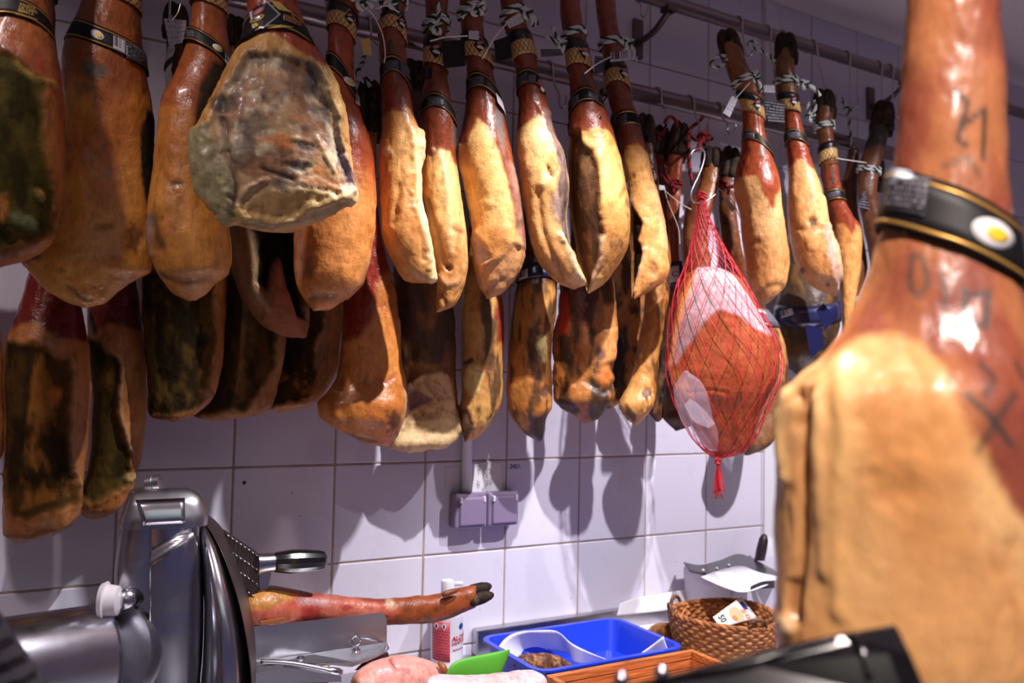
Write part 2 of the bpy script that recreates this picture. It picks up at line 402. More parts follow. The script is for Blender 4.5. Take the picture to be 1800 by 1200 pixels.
# ------------------------------------------------------------------ lofted bodies
class Loft:
    """closed body: left and right outline (photo px) carried at its own plane Y, with real depth"""
    def __init__(s, L, R, Y, k=1., n=2.2, t=None, horiz=False):
        s.h = horiz; q = 0 if horiz else 1
        L = sorted(L, key=lambda p: p[q]); R = sorted(R, key=lambda p: p[q])
        s.fl = pchip([p[q] for p in L], [p[1-q] for p in L]); s.fr = pchip([p[q] for p in R], [p[1-q] for p in R])
        s.a = max(L[0][q], R[0][q]); s.b = min(L[-1][q], R[-1][q]); s.n = n; s.t = t
        s.a = min(L[0][q], R[0][q]); s.b = max(L[-1][q], R[-1][q])
        Y = Y if isinstance(Y, (list, tuple)) else [(s.a, Y), (s.b, Y)]; s.fY = pchip(*zip(*Y))
        k = k if isinstance(k, (list, tuple)) else [(s.a, k), (s.b, k)]; s.fk = pchip(*zip(*k))
    def c(s, y): return (s.fl(y)+s.fr(y))/2, np.maximum(np.abs(s.fr(y)-s.fl(y))/2, .6)
    def phi(s, x, y):
        xc, hw = s.c(y); u = np.clip((x-xc)/hw, -.999, .999); u = np.sign(u)*np.abs(u)**(s.n/2); return np.arccos(u)
    def uv(s, phi, y):
        xc, hw = s.c(y); cx = np.cos(phi); sy = np.sin(phi); e = 2/s.n
        return xc+hw*np.sign(cx)*np.abs(cx)**e, cx, np.sign(sy)*np.abs(sy)**e
    def pos(s, phi, y, off=0.):
        phi, y = np.broadcast_arrays(np.asarray(phi, float), np.asarray(y, float))
        m, hw = s.c(y); C = at(y, m, s.fY(y)) if s.h else at(m, y, s.fY(y))
        v = C-CP; dz = (v @ MC[2]); vh = v*[1, 1, 0]; vh /= np.linalg.norm(vh, axis=-1)[..., None]
        r = np.stack([vh[..., 1], -vh[..., 0], vh[..., 2]*0], -1)
        if s.h:
            ax = np.zeros_like(r); ax[..., 2] = -1.; w = hw*dz/FP
        else:
            ax = r; fw = MC[2]; cosr = np.abs(r @ MC[0]); w = hw*dz/FP/np.maximum(.3, cosr - (m-900)/FP*(r @ fw))
        e = 2/s.n; cx = np.cos(phi); sy = np.sin(phi)
        t = s.t(y) if s.t else s.fk(y)*w
        W_ = (w+off)[..., None]*(np.sign(cx)*np.abs(cx)**e)[..., None]; D = (t+off)[..., None]*(np.sign(sy)*np.abs(sy)**e)[..., None]
        return C+ax*W_-vh*D
def sdpoly(P, poly):
    """signed distance in px, positive inside"""
    poly = np.asarray(poly, float); d = np.full(P.shape[:-1], 1e9); ins = np.zeros(P.shape[:-1], bool); x, y = P[..., 0], P[..., 1]
    for i in range(len(poly)):
        a = poly[i]; b = poly[(i+1) % len(poly)]; e = b-a; w = P-a
        t = np.clip((w @ e)/(e @ e+1e-9), 0, 1); d = np.minimum(d, np.linalg.norm(w-t[..., None]*e, axis=-1))
        c = ((a[1] > y) != (b[1] > y)) & (x < (b[0]-a[0])*(y-a[1])/(b[1]-a[1]+1e-12)+a[0]); ins ^= c
    return np.where(ins, d, -d)
def sdline(P, pts):
    pts = np.asarray(pts, float); d = np.full(P.shape[:-1], 1e9)
    for a, b in zip(pts[:-1], pts[1:]):
        e = b-a; w = P-a; t = np.clip((w @ e)/(e @ e+1e-9), 0, 1); d = np.minimum(d, np.linalg.norm(w-t[..., None]*e, axis=-1))
    return d
SK = (136, 62, 36); SKD = (112, 44, 24); FAT = (232, 194, 126); FATO = (214, 152, 84); FATD = (172, 106, 50); MOLD = (46, 37, 26); OLV = (70, 60, 24)
GREY = (126, 116, 92); RED = (104, 26, 18); CREAM = (238, 212, 154); TAN = (188, 138, 84); BRN = (92, 54, 26); LIL = (150, 128, 128); TEAL = (38, 66, 66)
SPECK = (('noise', BRN, 60, .30, .2, .5, .35),)
def body_mesh(lf, base, base2, layers, cols=72, step=3.5, lump=1., rough=.42, seed=0., fine=1.):
    rows = int(max(24, min(230, (lf.b-lf.a)/step))); L = lf.b-lf.a
    s = np.linspace(0, 1, rows); s = .72*s+.28*(.5-.5*np.cos(np.pi*s)); y = lf.a+L*s
    phi = np.linspace(0, 2*np.pi, cols, endpoint=False); PH, YY = np.meshgrid(phi, y)
    XX, cx, sf = lf.uv(PH, YY)
    B = lf.pos(PH, YY); P2 = np.stack([YY, XX], -1) if lf.h else np.stack([XX, YY], -1)
    nz = lambda sc, st=1., o=4, k=0.: fbm(B*np.array([sc, sc, sc*st])+seed*3.17+k, o)
    # relief
    mpx = np.linalg.norm(B-CP, axis=-1)/FP
    disp = lump*(.0055*nz(11, .7, 3)+.0018*nz(42, .6, 3, 5.)*fine+.0007*nz(130, .6, 2, 9.)*fine)
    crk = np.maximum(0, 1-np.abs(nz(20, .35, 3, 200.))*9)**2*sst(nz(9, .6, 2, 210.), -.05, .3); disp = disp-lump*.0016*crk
    c1, c2 = lin(base), lin(base2); f = sst(nz(14, .6, 4, 31.), -.25, .3)[..., None]
    colr = c1*(1-f)+c2*f; rg = np.full(XX.shape, rough); front = sst(sf, -.15, .12)
    if lump > 0:
        hv = sst(nz(7, .5, 3, 140.), -.15, .35)[..., None]*.42; colr = colr*(1-hv)+colr*np.array([.86, .66, .50])*hv
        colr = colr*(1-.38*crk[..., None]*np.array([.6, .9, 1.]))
        sk_ = sst(nz(60, .15, 3, 160.), .1, .45)[..., None]*.3; colr = colr*(1-sk_)+colr*np.array([.78, .62, .5])*sk_
    wx = nz(28, .8, 3, 50.)*1.; wy = nz(28, .8, 3, 71.); w2 = nz(120, .8, 2, 90.)
    for ly in layers:
        t = ly[0]
        if t == 'poly':
            _, pts, c, soft, warp, dd, ridge, rr, fronly = (list(ly)+[None]*9)[:9]
            Q = P2+np.stack([wx, wy], -1)*(warp or 0)+(np.stack([w2, -w2], -1)*(warp or 0)*.35)
            sd = sdpoly(Q, pts); mk_ = sst(sd, -soft, soft); 
            if fronly is not False: mk_ = mk_*front
            if c is not None: colr = colr+(lin(c)-colr)*mk_[..., None]
            if dd: disp = disp+dd*sst(sd, -6, 8)*front
            if ridge: disp = disp+ridge*np.exp(-(sd/5.)**2)*front*(1+.7*w2)
            if rr: rg = rg+(rr-rg)*mk_
        elif t == 'line':
            _, pts, wd, c, st, dd = ly
            d = sdline(P2+np.stack([wx, wy], -1)*wd*.8, pts); k = np.exp(-(d/wd)**2)*front
            if c is not None: colr = colr+(lin(c)-colr)*(k*st)[..., None]
            disp = disp+dd*k
        elif t == 'blob':
            _, x, yb, rx, ry, c, st, dd = ly
            q = np.sqrt(((P2[..., 0]+wx*rx*.9-x)/rx)**2+((P2[..., 1]+wy*ry*.9-yb)/ry)**2)+w2*.45
            k = sst(-q, -1.25, -.55)*front
            if c is not None: colr = colr+(lin(c)-colr)*(k*st)[..., None]
            disp = disp+dd*k
        elif t == 'noise':
            _, c, sc, th, so, stz, st = ly[:7]; k = sst(nz(sc, stz, 5, sc+13.), th-so*.5, th+so*.5)
            if len(ly) > 7: k = k*sst(sdpoly(P2+np.stack([wx, wy], -1)*8, ly[7]), -4, 4)*front
            colr = colr+(lin(c)-colr)*(k*st)[..., None]
    # normals of the grid
    du = np.roll(B, -1, 1)-np.roll(B, 1, 1); dv = np.gradient(B, axis=0); nn = np.cross(dv, du)
    if lf.h: nn = -nn
    ctr = B.mean(1, keepdims=True); sg = np.sign(((B-ctr)*nn).sum(-1).mean()); nn = nn*sg/(np.linalg.norm(nn, axis=-1)[..., None]+1e-12)
    V = B+nn*disp[..., None]
    e0 = V[0].mean(0); e1 = V[-1].mean(0); Vf = np.concatenate([V.reshape(-1, 3), [e0, e1]])
    Cc = np.concatenate([np.concatenate([np.clip(colr, 0.004, 1), rg[..., None]], -1).reshape(-1, 4), [[*colr[0, 0], rough], [*colr[-1, 0], rough]]])
    F = grid(rows, cols); n = rows*cols
    F += [(n, (j+1) % cols, j) for j in range(cols)]+[(n+1, n-cols+j, n-cols+(j+1) % cols) for j in range(cols)]
    if sg < 0: F = [f_[::-1] for f_ in F]
    return Vf, F, Cc
def decal(lf, pix, off, name, m, parent, uvs=None, n=10):
    """thin printed piece lying on a lofted body: quad (tl,tr,br,bl in px) mapped to its surface"""
    tl, tr, br, bl = [np.array(p, float) for p in pix]; U = np.linspace(0, 1, n); V_ = np.linspace(0, 1, max(2, n//2))
    uu, vv = np.meshgrid(U, V_); P = (tl*(1-uu)[..., None]+tr*uu[..., None])*(1-vv)[..., None]+(bl*(1-uu)[..., None]+br*uu[..., None])*vv[..., None]
    P3 = lf.pos(lf.phi(P[..., 0], P[..., 1]), P[..., 1], off).reshape(-1, 3)
    return mk(name, P3, grid(len(V_), n, False), m, parent, uvs=np.stack([uu, 1-vv], -1).reshape(-1, 2), solid=.0004)
def oval(lf, cx, cy, rx, ry, rot, off, name, m, parent, k=18):
    a = np.linspace(0, 2*np.pi, k, endpoint=False); x = rx*np.cos(a); y = ry*np.sin(a); c, s_ = math.cos(rot), math.sin(rot)
    P = np.stack([cx+x*c-y*s_, cy+x*s_+y*c], -1); P = np.concatenate([P, P*.5+np.array([cx, cy])*.5, [[cx, cy]]])
    P3 = lf.pos(lf.phi(P[:, 0], P[:, 1]), P[:, 1], off)
    F = [(i, (i+1) % k, k+(i+1) % k, k+i) for i in range(k)]+[(k+i, k+(i+1) % k, 2*k) for i in range(k)]
    return mk(name, P3, F, m, parent, solid=.0003)
def polyd(lf, pts, off, name, m, parent):
    P = np.array(pts, float); c = P.mean(0); P = np.concatenate([P, [c]]); k = len(pts)
    P3 = lf.pos(lf.phi(P[:, 0], P[:, 1]), P[:, 1], off); return mk(name, P3, [(i, (i+1) % k, k) for i in range(k)], m, parent, smooth=False, solid=.0003)
def wtext(lf, s, x, y, size, off, m, parent, slope=0., name='lettering', bold=.01):
    V, F = text_geo(s, 1., 0., bold); X = x+V[:, 0]*size; Yp = y-V[:, 1]*size+(X-x)*slope
    return mk(name, lf.pos(lf.phi(X, Yp), Yp, off), F, m, parent, smooth=False)
def ring(lf, yl, ym, yr, h, off, n=64, nv=4, tilt_back=None):
    """strip around the body: centre line y at left, middle, right of the front"""
    ph = np.linspace(0, 2*np.pi, n+1); c = np.cos(ph); fr = np.sin(ph) >= 0
    yq = np.where(fr, ym+(yr-yl)/2*c+((yl+yr)/2-ym)*c*c, (yl+yr)/2+(yr-yl)/2*c+ (0 if tilt_back is None else tilt_back)*(1-c*c))
    V = []
    for v in np.linspace(0, 1, nv): V.append(lf.pos(ph, yq+(v-.5)*h, off))
    uu = np.cumsum(np.r_[0, np.linalg.norm(np.diff(V[0], axis=0), axis=1)]); U = np.stack([np.stack([uu, np.full(n+1, 1-v)], -1) for v in np.linspace(0, 1, nv)])
    return np.concatenate(V), grid(nv, n+1, False), U.reshape(-1, 2), yq
def band(lf, parent, yl, ym, yr, h, off=.0022, name='label_band', m='black', edge='gold', txt=None, emb=None, bar=None, label='black paper band with gold edges'):
    V, F, U, _ = ring(lf, yl, ym, yr, h, off); o = mk(name, V, F, m, parent, uvs=U, solid=.0008)
    if label: o['label'] = label
    f = lambda x: (lambda c: ym+(yr-yl)/2*c+((yl+yr)/2-ym)*c*c)(np.cos(lf.phi(np.asarray(x, float), np.asarray(ym, float))))
    if edge:
        for s_ in (-.38, .38):
            v, F2, u2, _ = ring(lf, yl+h*s_, ym+h*s_, yr+h*s_, max(1.3, h*.07), off+.0006, nv=2); mk('gold_edge', v, F2, edge, o, solid=.0002)
    if txt: x0, x1 = txt; decal(lf, [(x0, f(x0)-h*.28), (x1, f(x1)-h*.28), (x1, f(x1)+h*.28), (x0, f(x0)+h*.28)], off+.0007, 'fine_print', 'text', o)
    if bar: x0, x1 = bar; decal(lf, [(x0, f(x0)-h*.3), (x1, f(x1)-h*.3), (x1, f(x1)+h*.4), (x0, f(x0)+h*.4)], off+.0011, 'barcode', 'bar', o)
    if emb is not None:
        x, = emb if isinstance(emb, tuple) else (emb,); r = h*.27; y0 = float(f(x))
        oval(lf, x, y0, r*1.25, r*.8, .5, off+.0010, 'emblem', 'white', o); oval(lf, x+r*.2, y0+r*.1, r*.6, r*.4, .5, off+.0014, 'emblem_centre', 'yellow', o)
    return o
def collar(lf, parent, yl, ym, yr, h, dx=None, off=.0035):
    V, F, U, _ = ring(lf, yl, ym, yr, h, off, nv=5); U = U*[1/.0085, 1]
    o = mk('lattice_collar', V, F, 'collar', parent, uvs=U, solid=.0008); o['label'] = 'black and gold lattice paper collar'
    if dx is not None:
        c = float(np.cos(lf.phi(np.array(float(dx)), np.array(float(ym))))); y0 = ym+(yr-yl)/2*c+((yl+yr)/2-ym)*c*c
        a = h*.40; b = h*.26
        polyd(lf, [(dx, y0-a), (dx+b, y0), (dx, y0+a), (dx-b, y0)], off+.0010, 'diamond_edge', 'gold', o)
        a *= .84; b *= .84
        polyd(lf, [(dx, y0-a), (dx+b, y0), (dx, y0+a), (dx-b, y0)], off+.0014, 'diamond', 'black', o)
        oval(lf, dx, y0-h*.1, h*.11, h*.07, -.4, off+.0018, 'emblem', 'pink', o); oval(lf, dx+.5, y0+h*.09, h*.12, h*.07, .3, off+.0018, 'emblem', 'white', o)
    return o
def ham_rope(lf, parent, y, tilt, knot, cols=GW, turns=2, r=.0042, tails=((12, 22), (20, 10)), name='rope'):
    """cord wound round the shank and knotted: knot = px position"""
    paths = []; ph = np.linspace(0, 2*np.pi*turns, 40*turns); xc, hw = lf.c(np.array(float(y)))
    yy = y+tilt*np.cos(ph)+np.linspace(-r*turns/px2m(at(xc, y, lf.fY(y)))*.9, r*turns/px2m(at(xc, y, lf.fY(y)))*.9, len(ph))
    paths.append(lf.pos(ph, yy, r*.8))
    kx, ky = knot; pm = px2m(at(kx, ky, lf.fY(y))); dep = float(lf.pos(np.pi/2, np.array(float(y)))[1])
    Kc = at(kx, ky, dep-r*1.0); t = np.linspace(0, 2*np.pi, 46); sc = r*.85
    rx = MC[0]*[1, 1, 0]; rx = rx/np.linalg.norm(rx); uz = np.array([0, 0, 1.]); dy = np.cross(uz, rx)
    K = Kc+sc*((np.sin(t)+2*np.sin(2*t))[:, None]*rx+(np.cos(t)-2*np.cos(2*t))[:, None]*uz+(-1.2*np.sin(3*t))[:, None]*dy)
    paths.append(K)
    for (tx, ty) in tails:
        e = Kc+pm*(tx*rx-ty*uz); mid = (Kc+e)/2+rx*pm*4*np.sign(tx or 1)-dy*r; paths.append(smooth_path([Kc, mid, e], 16))
    return rope(name, paths, r, cols, parent, 'green and white twisted cord' if cols is GW else 'red and black twisted cord')
def trotter(parent, base, tip, w, split=1, name='hoof', twist=0.):
    """cloven pig's foot: two horny toes and two dew claws; base, tip = world points, w = width"""
    b = np.array(base, float); t = np.array(tip, float); T = t-b; Ln = np.linalg.norm(T); T /= Ln
    v = b-CP; v /= np.linalg.norm(v); A = np.cross(T, v); A /= np.linalg.norm(A); B = np.cross(T, A)
    def toe(off, ln, wd, spread, flat=1.25):
        n = 12; V = []; th = np.linspace(0, 2*np.pi, 14, endpoint=False)
        for i, s in enumerate(np.linspace(0, 1, n)):
            rr = wd*(.92+.18*math.sin(s*2.4))*(max(0.0, 1-s**3.6))**.5+.0006
            c = b+off+T*ln*s+A*spread*s*s; V.append(c+rr*(np.cos(th)[:, None]*A*.9+np.sin(th)[:, None]*B*flat))
        V = np.concatenate(V); return V, grid(n, 14)+[tuple(range(14))[::-1], tuple(range(len(V)-14, len(V)))]
    b = b-T*Ln*.12; Ln *= 1.12
    mk(name, *toe(A*w*.19, Ln*.92, w*.37, -w*.03, 1.1), 'hoof', parent); mk(name, *toe(-A*w*.19, Ln*.88, w*.37, w*.03, 1.1), 'hoof', parent)
    for s_ in (1, -1): mk('dew_claw', *toe(s_*A*w*.40-T*Ln*.1-B*w*.30, Ln*.40, w*.15, s_*w*.10), 'hoof', parent)
def card(name, pix, Y, m, parent, th=.0006, uvm=True):
    P = np.array([at(x, y, Y+(0 if not isinstance(dy, float) else dy)) for (x, y), dy in zip(pix, [0]*4)])
    V, F = prism(P, (0, th, 0)); u = np.array([(0, 1), (1, 1), (1, 0), (0, 0)]*2, float)
    return mk(name, V, F, m, parent, smooth=False, uvs=u)
def string(name, pix, Y, r, parent, m='string'):
    Ys = Y if isinstance(Y, (list, tuple)) else [Y]*len(pix)
    return mk(name, *tube(smooth_path([at(x, y, q) for (x, y), q in zip(pix, Ys)], 6*len(pix)), r, 6), m, parent)
FR = 'cured hams hanging in the front row'; BK = 'cured hams hanging in the back row'
HAMS = {}
def ham(key, label, L, R, Y, k=1.1, base=FAT, base2=FATO, layers=(), hoof=None, group=FR, cols=72, step=3.5, lump=1., rough=.42, n=2.2, fine=1., name='cured_ham', t_=None):
    lf = Loft(L, R, Y, k, n, t_)
    if group == BK and not hoof:
        c_, h_ = lf.c(np.array(float(lf.a))); c_ = float(c_); h_ = float(h_); hoof = ((c_, lf.a+4), (c_+2, lf.a-50), h_*2+4)
        layers = list(layers)+[skin([(c_-60, 440), (c_+90, 440)], (88, 44, 28), 22, 10)]
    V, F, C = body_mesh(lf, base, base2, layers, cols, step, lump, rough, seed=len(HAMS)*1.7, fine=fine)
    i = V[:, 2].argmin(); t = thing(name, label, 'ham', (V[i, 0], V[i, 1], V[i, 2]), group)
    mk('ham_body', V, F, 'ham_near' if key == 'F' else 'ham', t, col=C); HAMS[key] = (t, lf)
    if hoof:
        (bx, by), (tx, ty), w = hoof; Yt = float(lf.fY(lf.a)); pm = px2m(at(bx, by, Yt)); trotter(t, at(bx, by, Yt), at(tx, ty, Yt), w*pm)
    return t, lf
# ------------------------------------------------------------------ the hams
def skin(b, c=SK, soft=3, warp=6, rr=.30):
    return ('poly', [(b[0][0]-80, b[0][1])]+list(b)+[(b[-1][0]+80, b[-1][1]), (b[-1][0]+80, -600), (b[0][0]-80, -600)], c, soft, warp, 0, 0, rr, False)
def stain(x, y, rx, ry, c=TEAL, st=.55): return ('blob', x, y, rx, ry, c, st, 0)
# --- front row, left to right
t, lf = ham('A1', 'leftmost front-row ham, dark green moulded cut face, cropped by the photo edge',
  [(-20, -300), (-28, -20), (-40, 60), (-70, 150), (-90, 300), (-80, 400), (-40, 465), (-15, 478)],
  [(80, -300), (85, 0), (94, 55), (107, 120), (117, 190), (116, 260), (110, 330), (100, 400), (70, 440), (0, 472), (-12, 478)], -.45, .9, FATD, SK,
  [skin([(-40, 85), (60, 95), (110, 110)], (150, 84, 40)),
   ('poly', [(-100, 105), (20, 112), (60, 140), (84, 152), (80, 250), (92, 320), (97, 398), (60, 428), (0, 455), (-60, 460), (-120, 300)], OLV, 9, 16, -.004, .002, .7),
   ('noise', (36, 32, 14), 26, .04, .25, .6, .85, [(-100, 120), (60, 150), (78, 250), (90, 395), (0, 440), (-100, 300)]),
   ('blob', 40, 395, 22, 14, (110, 118, 80), .7, .003), ('blob', 70, 345, 9, 10, (140, 110, 60), .9, .006), ('blob', 5, 380, 9, 30, FATD, .7, .001), ('line', [(30, 130), (60, 150), (95, 150)], 5, (176, 140, 70), .6, .003)],
  cols=96, hoof=((33, -300), (30, -345), 62))
band(lf, t, 45, 30, 48, 34, txt=None)
b_ = t.children[-1]
for i, s_ in enumerate(('PALETA', 'DE CEBO', 'IBERICA')): wtext(lf, s_, 33-i*1.5, 28+i*5.8, 7.2, .0036, 'goldpaper', b_)
wtext(lf, '50% RAZA IBERICA', 26, 46, 4.2, .0036, 'goldpaper', b_)
t, lf = ham('A2', 'broad shiny brown ham, second from the left in the front row, barcoded band',
  [(150, -280), (152, -60), (147, 0), (136, 40), (115, 90), (110, 120), (112, 200), (105, 300), (98, 380), (60, 430), (32, 460), (40, 472), (82, 515), (115, 532), (148, 541)],
  [(238, -280), (240, -60), (246, 0), (250, 60), (257, 100), (265, 150), (272, 200), (273, 300), (270, 400), (267, 467), (250, 480), (207, 512), (190, 530), (155, 541)], -.33, [(-280, .9), (100, .8), (300, .45), (541, .35)], (204, 138, 58), (178, 106, 42),
  [skin([(100, 130), (180, 200), (270, 150)], (142, 76, 32), 30, 20), ('poly', [(256, 190), (245, 230), (250, 300), (262, 420), (300, 420), (300, 190)], MOLD, 4, 9, 0, 0, .6),
   stain(165, 145, 22, 18, (40, 84, 84), .6), stain(150, 175, 16, 10, (40, 84, 84), .4), ('blob', 55, 462, 20, 9, (60, 40, 30), .9, -.002), ('blob', 108, 483, 8, 6, MOLD, .6, -.001), ('line', [(118, 505), (145, 525), (160, 528)], 4, MOLD, .6, -.002), ('line', [(170, 405), (195, 400)], 4, BRN, .7, -.002),
   ('blob', 235, 415, 16, 26, (74, 46, 28), .7, -.002)], cols=110, rough=.30, hoof=((195, -280), (195, -325), 62))
collar(lf, t, -12, -8, 2, 34, 222)
o = band(lf, t, 66, 86, 103, 34, bar=(197, 217), emb=172); decal(lf, [(218, 85), (255, 88), (256, 117), (219, 114)], .0032, 'fine_print', 'text', o)
t, lf = ham('A3', 'slim tan front-row ham third from the left, beside the big grey-faced ham',
  [(352, -240), (342, -60), (338, 0), (335, 30), (325, 80), (315, 110), (300, 150), (285, 180), (278, 230), (270, 300), (262, 360), (259, 420), (266, 450), (275, 480), (300, 512), (330, 527)],
  [(402, -240), (398, -60), (396, 0), (399, 40), (405, 80), (410, 110), (402, 200), (397, 300), (402, 380), (408, 440), (404, 475), (378, 495), (365, 512), (345, 527)], -.395, 1.0, (206, 140, 62), (180, 112, 46),
  [skin([(278, 200), (320, 205), (345, 225), (400, 240)], (158, 82, 38), 8, 10), ('poly', [(375, 120), (350, 175), (340, 240), (360, 250), (420, 250), (420, 110)], (54, 42, 30), 6, 12, -.002, 0, .6),
   ('line', [(268, 395), (278, 430), (285, 445)], 8, MOLD, .75, -.003), ('line', [(265, 390), (265, 440), (270, 455)], 4, LIL, .7, .002), ('blob', 310, 335, 14, 8, (80, 50, 30), .7, -.002), ('line', [(285, 490), (320, 500), (370, 490)], 5, (80, 50, 34), .6, -.002)], hoof=((378, -240), (380, -285), 55))
collar(lf, t, -6, 2, 8, 30, 376); band(lf, t, 70, 88, 122, 26, txt=(331, 343), emb=380, bar=(392, 402))
string('tag_string', [(318, 5), (313, 22), (303, 36)], -.35, .0012, t, 'wire')
t, lf = ham('A5b', 'dark split ham hanging low below the big grey-faced ham, pinkish pointed tip',
  [(445, -60), (440, 100), (400, 300), (394, 380), (396, 420), (403, 460), (412, 500), (430, 540), (455, 570), (480, 585), (510, 592), (525, 594)],
  [(485, -60), (490, 100), (515, 300), (522, 380), (528, 440), (534, 500), (540, 520), (546, 545), (545, 570), (540, 588), (532, 594)], -.245, .8, (120, 78, 40), (150, 98, 50),
  [('poly', [(435, 395), (470, 380), (525, 400), (533, 500), (541, 560), (525, 560), (505, 500), (492, 455), (478, 470), (470, 520), (452, 500), (445, 440)], (26, 20, 14), 4, 5, -.018, .002, .7),
   ('poly', [(487, 462), (474, 540), (462, 566), (500, 590), (538, 592), (525, 565), (505, 520), (492, 480)], (150, 84, 58), 3, 4, .006, .002, .6), ('line', [(440, 420), (450, 470), (445, 510), (470, 545)], 5, (180, 150, 110), .7, .004)])
t, lf = ham('A5', 'orange ham with dark red shank partly behind the big grey-faced ham',
  [(577, -150), (578, 20), (576, 70), (575, 112), (562, 160), (545, 250), (527, 350), (516, 430), (517, 480), (527, 515), (550, 547)],
  [(628, -150), (630, 20), (622, 68), (622, 115), (626, 155), (636, 200), (650, 240), (660, 300), (664, 350), (662, 400), (654, 440), (640, 490), (620, 515), (600, 530), (575, 545), (556, 547)], -.32, [(-150, 1.), (200, 1.), (547, .75)], (220, 142, 72), (208, 128, 62),
  [skin([(500, 300), (640, 310), (670, 345)], (168, 72, 36), 25, 12), ('line', [(522, 415), (528, 440), (524, 490)], 6, LIL, .5, -.003), ('blob', 540, 475, 14, 20, (128, 84, 60), .6, -.003),
   ('line', [(545, 530), (570, 525), (590, 525)], 6, BRN, .7, -.003), ('line', [(655, 445), (635, 495), (610, 522)], 4, (150, 110, 90), .6, .003), stain(597, 205, 10, 24, (70, 64, 60), .5), ('noise', BRN, 50, .25, .2, .5, .3)], hoof=((602, -150), (602, -190), 52))
collar(lf, t, 34, 36, 56, 36, 612); band(lf, t, 112, 128, 178, 30, emb=612, bar=(622, 629))
ham_rope(lf, t, 6, 2, (634, 4), tails=((22, 8), (28, -8)))
string('tag_string', [(636, 10), (655, 25), (672, 60), (677, 95), (675, 110)], -.37, .0012, t)
card('collar_tail', [(634, 70), (650, 66), (654, 98), (639, 96)], -.355, 'goldpaper', t)
t, lf = ham('A4', 'big ham turned face-on in front, grey mouldy cut face and yellow fat rim',
  [(443, -200), (436, -60), (433, 0), (432, 40), (428, 78), (415, 100), (400, 130), (384, 165), (366, 200), (351, 235), (344, 270), (345, 300), (352, 340), (370, 375), (395, 395), (425, 402), (462, 409)],
  [(505, -200), (515, -60), (522, 0), (535, 40), (552, 75), (575, 105), (592, 130), (606, 165), (616, 210), (622, 260), (627, 300), (626, 340), (614, 354), (580, 370), (540, 390), (508, 405), (480, 409)], -.52, [(-200, .95), (60, .85), (200, .5), (409, .42)], (206, 160, 92), (188, 138, 76),
  [skin([(420, 70), (488, 80), (505, 92), (535, 112), (575, 118), (600, 125)], (150, 64, 34), 4, 6),
   ('poly', [(440, 112), (490, 118), (545, 124), (578, 158), (596, 205), (612, 260), (622, 330), (560, 362), (480, 395), (430, 390), (385, 330), (368, 250), (390, 190), (415, 150)], (180, 146, 104), 9, 16, -.006, .003, .5),
   ('noise', (96, 86, 80), 20, .06, .25, .9, .8, [(440, 115), (545, 128), (595, 205), (620, 320), (520, 355), (440, 330), (385, 300), (380, 210)]),
   ('noise', (226, 208, 172), 34, .06, .2, .8, .7, [(440, 115), (545, 128), (595, 205), (620, 320), (520, 355), (440, 330), (385, 300), (380, 210)]),
   ('noise', (196, 118, 56), 24, .18, .16, 1.2, .8, [(440, 150), (545, 160), (595, 225), (610, 320), (520, 330), (450, 300), (400, 260)]),
   ('noise', (74, 66, 60), 55, .12, .2, .7, .7, [(440, 115), (545, 128), (595, 205), (620, 320), (520, 355), (440, 330), (385, 300), (380, 210)]),
   ('noise', (150, 96, 62), 16, .1, .2, 1., .6, [(440, 115), (545, 128), (595, 205), (620, 320), (520, 355), (440, 330), (385, 300), (380, 210)]),
   ('line', [(488, 116), (520, 122), (540, 124), (560, 150)], 7, (58, 50, 44), .8, -.003), ('line', [(455, 118), (435, 135), (415, 165)], 9, (84, 72, 58), .6, -.002),
   ('blob', 548, 150, 18, 30, (70, 66, 62), .7, -.002), ('blob', 393, 205, 30, 15, (58, 52, 46), .8, -.003), ('blob', 480, 168, 34, 24, (194, 146, 104), .6, .003),
   ('blob', 448, 240, 18, 30, (74, 66, 60), .65, -.002), ('blob', 560, 205, 26, 12, (88, 80, 76), .6, -.001), ('line', [(465, 195), (480, 205), (488, 208)], 5, (84, 60, 48), .6, -.003), ('blob', 488, 262, 30, 12, (196, 118, 58), .8, .001), ('blob', 560, 328, 34, 9, (196, 124, 66), .7, .002),
   ('blob', 520, 302, 28, 9, (62, 58, 54), .75, -.003), ('line', [(462, 312), (490, 320), (515, 325)], 3.5, (44, 38, 34), .8, -.003), ('blob', 540, 268, 22, 8, (80, 72, 66), .7, -.002), ('blob', 520, 256, 8, 5, (222, 190, 138), .9, .003), ('line', [(560, 250), (572, 275), (590, 300)], 5, (210, 172, 116), .7, .003), ('blob', 420, 290, 20, 26, (150, 136, 112), .6, .002), ('blob', 440, 200, 22, 10, (150, 92, 62), .6, 0),
   ('poly', [(598, 230), (625, 300), (628, 330), (612, 318), (600, 280)], (120, 96, 96), 3, 5, -.002, .001), ('blob', 612, 335, 18, 14, (222, 196, 146), .9, .005),
   ('poly', [(346, 245), (372, 240), (392, 300), (412, 340), (415, 392), (398, 400), (350, 345), (335, 290)], (150, 138, 100), 5, 8, .006, .003, .5), ('line', [(392, 230), (402, 290), (415, 340), (412, 385)], 6, (84, 74, 56), .8, -.005),
   ('line', [(425, 365), (440, 345), (470, 330)], 4, (120, 92, 80), .7, .004), ('poly', [(420, 378), (470, 350), (540, 340), (615, 345), (560, 380), (480, 405), (430, 398)], (182, 146, 90), 6, 8, .002, .001), ('line', [(430, 398), (480, 400), (560, 375), (612, 352)], 4, (120, 104, 70), .6, .001)],
  cols=170, step=2.2, lump=1.3, fine=1.5, hoof=((474, -200), (474, -250), 62))
o = band(lf, t, 75, 48, 70, 48, txt=None, name='label_band')
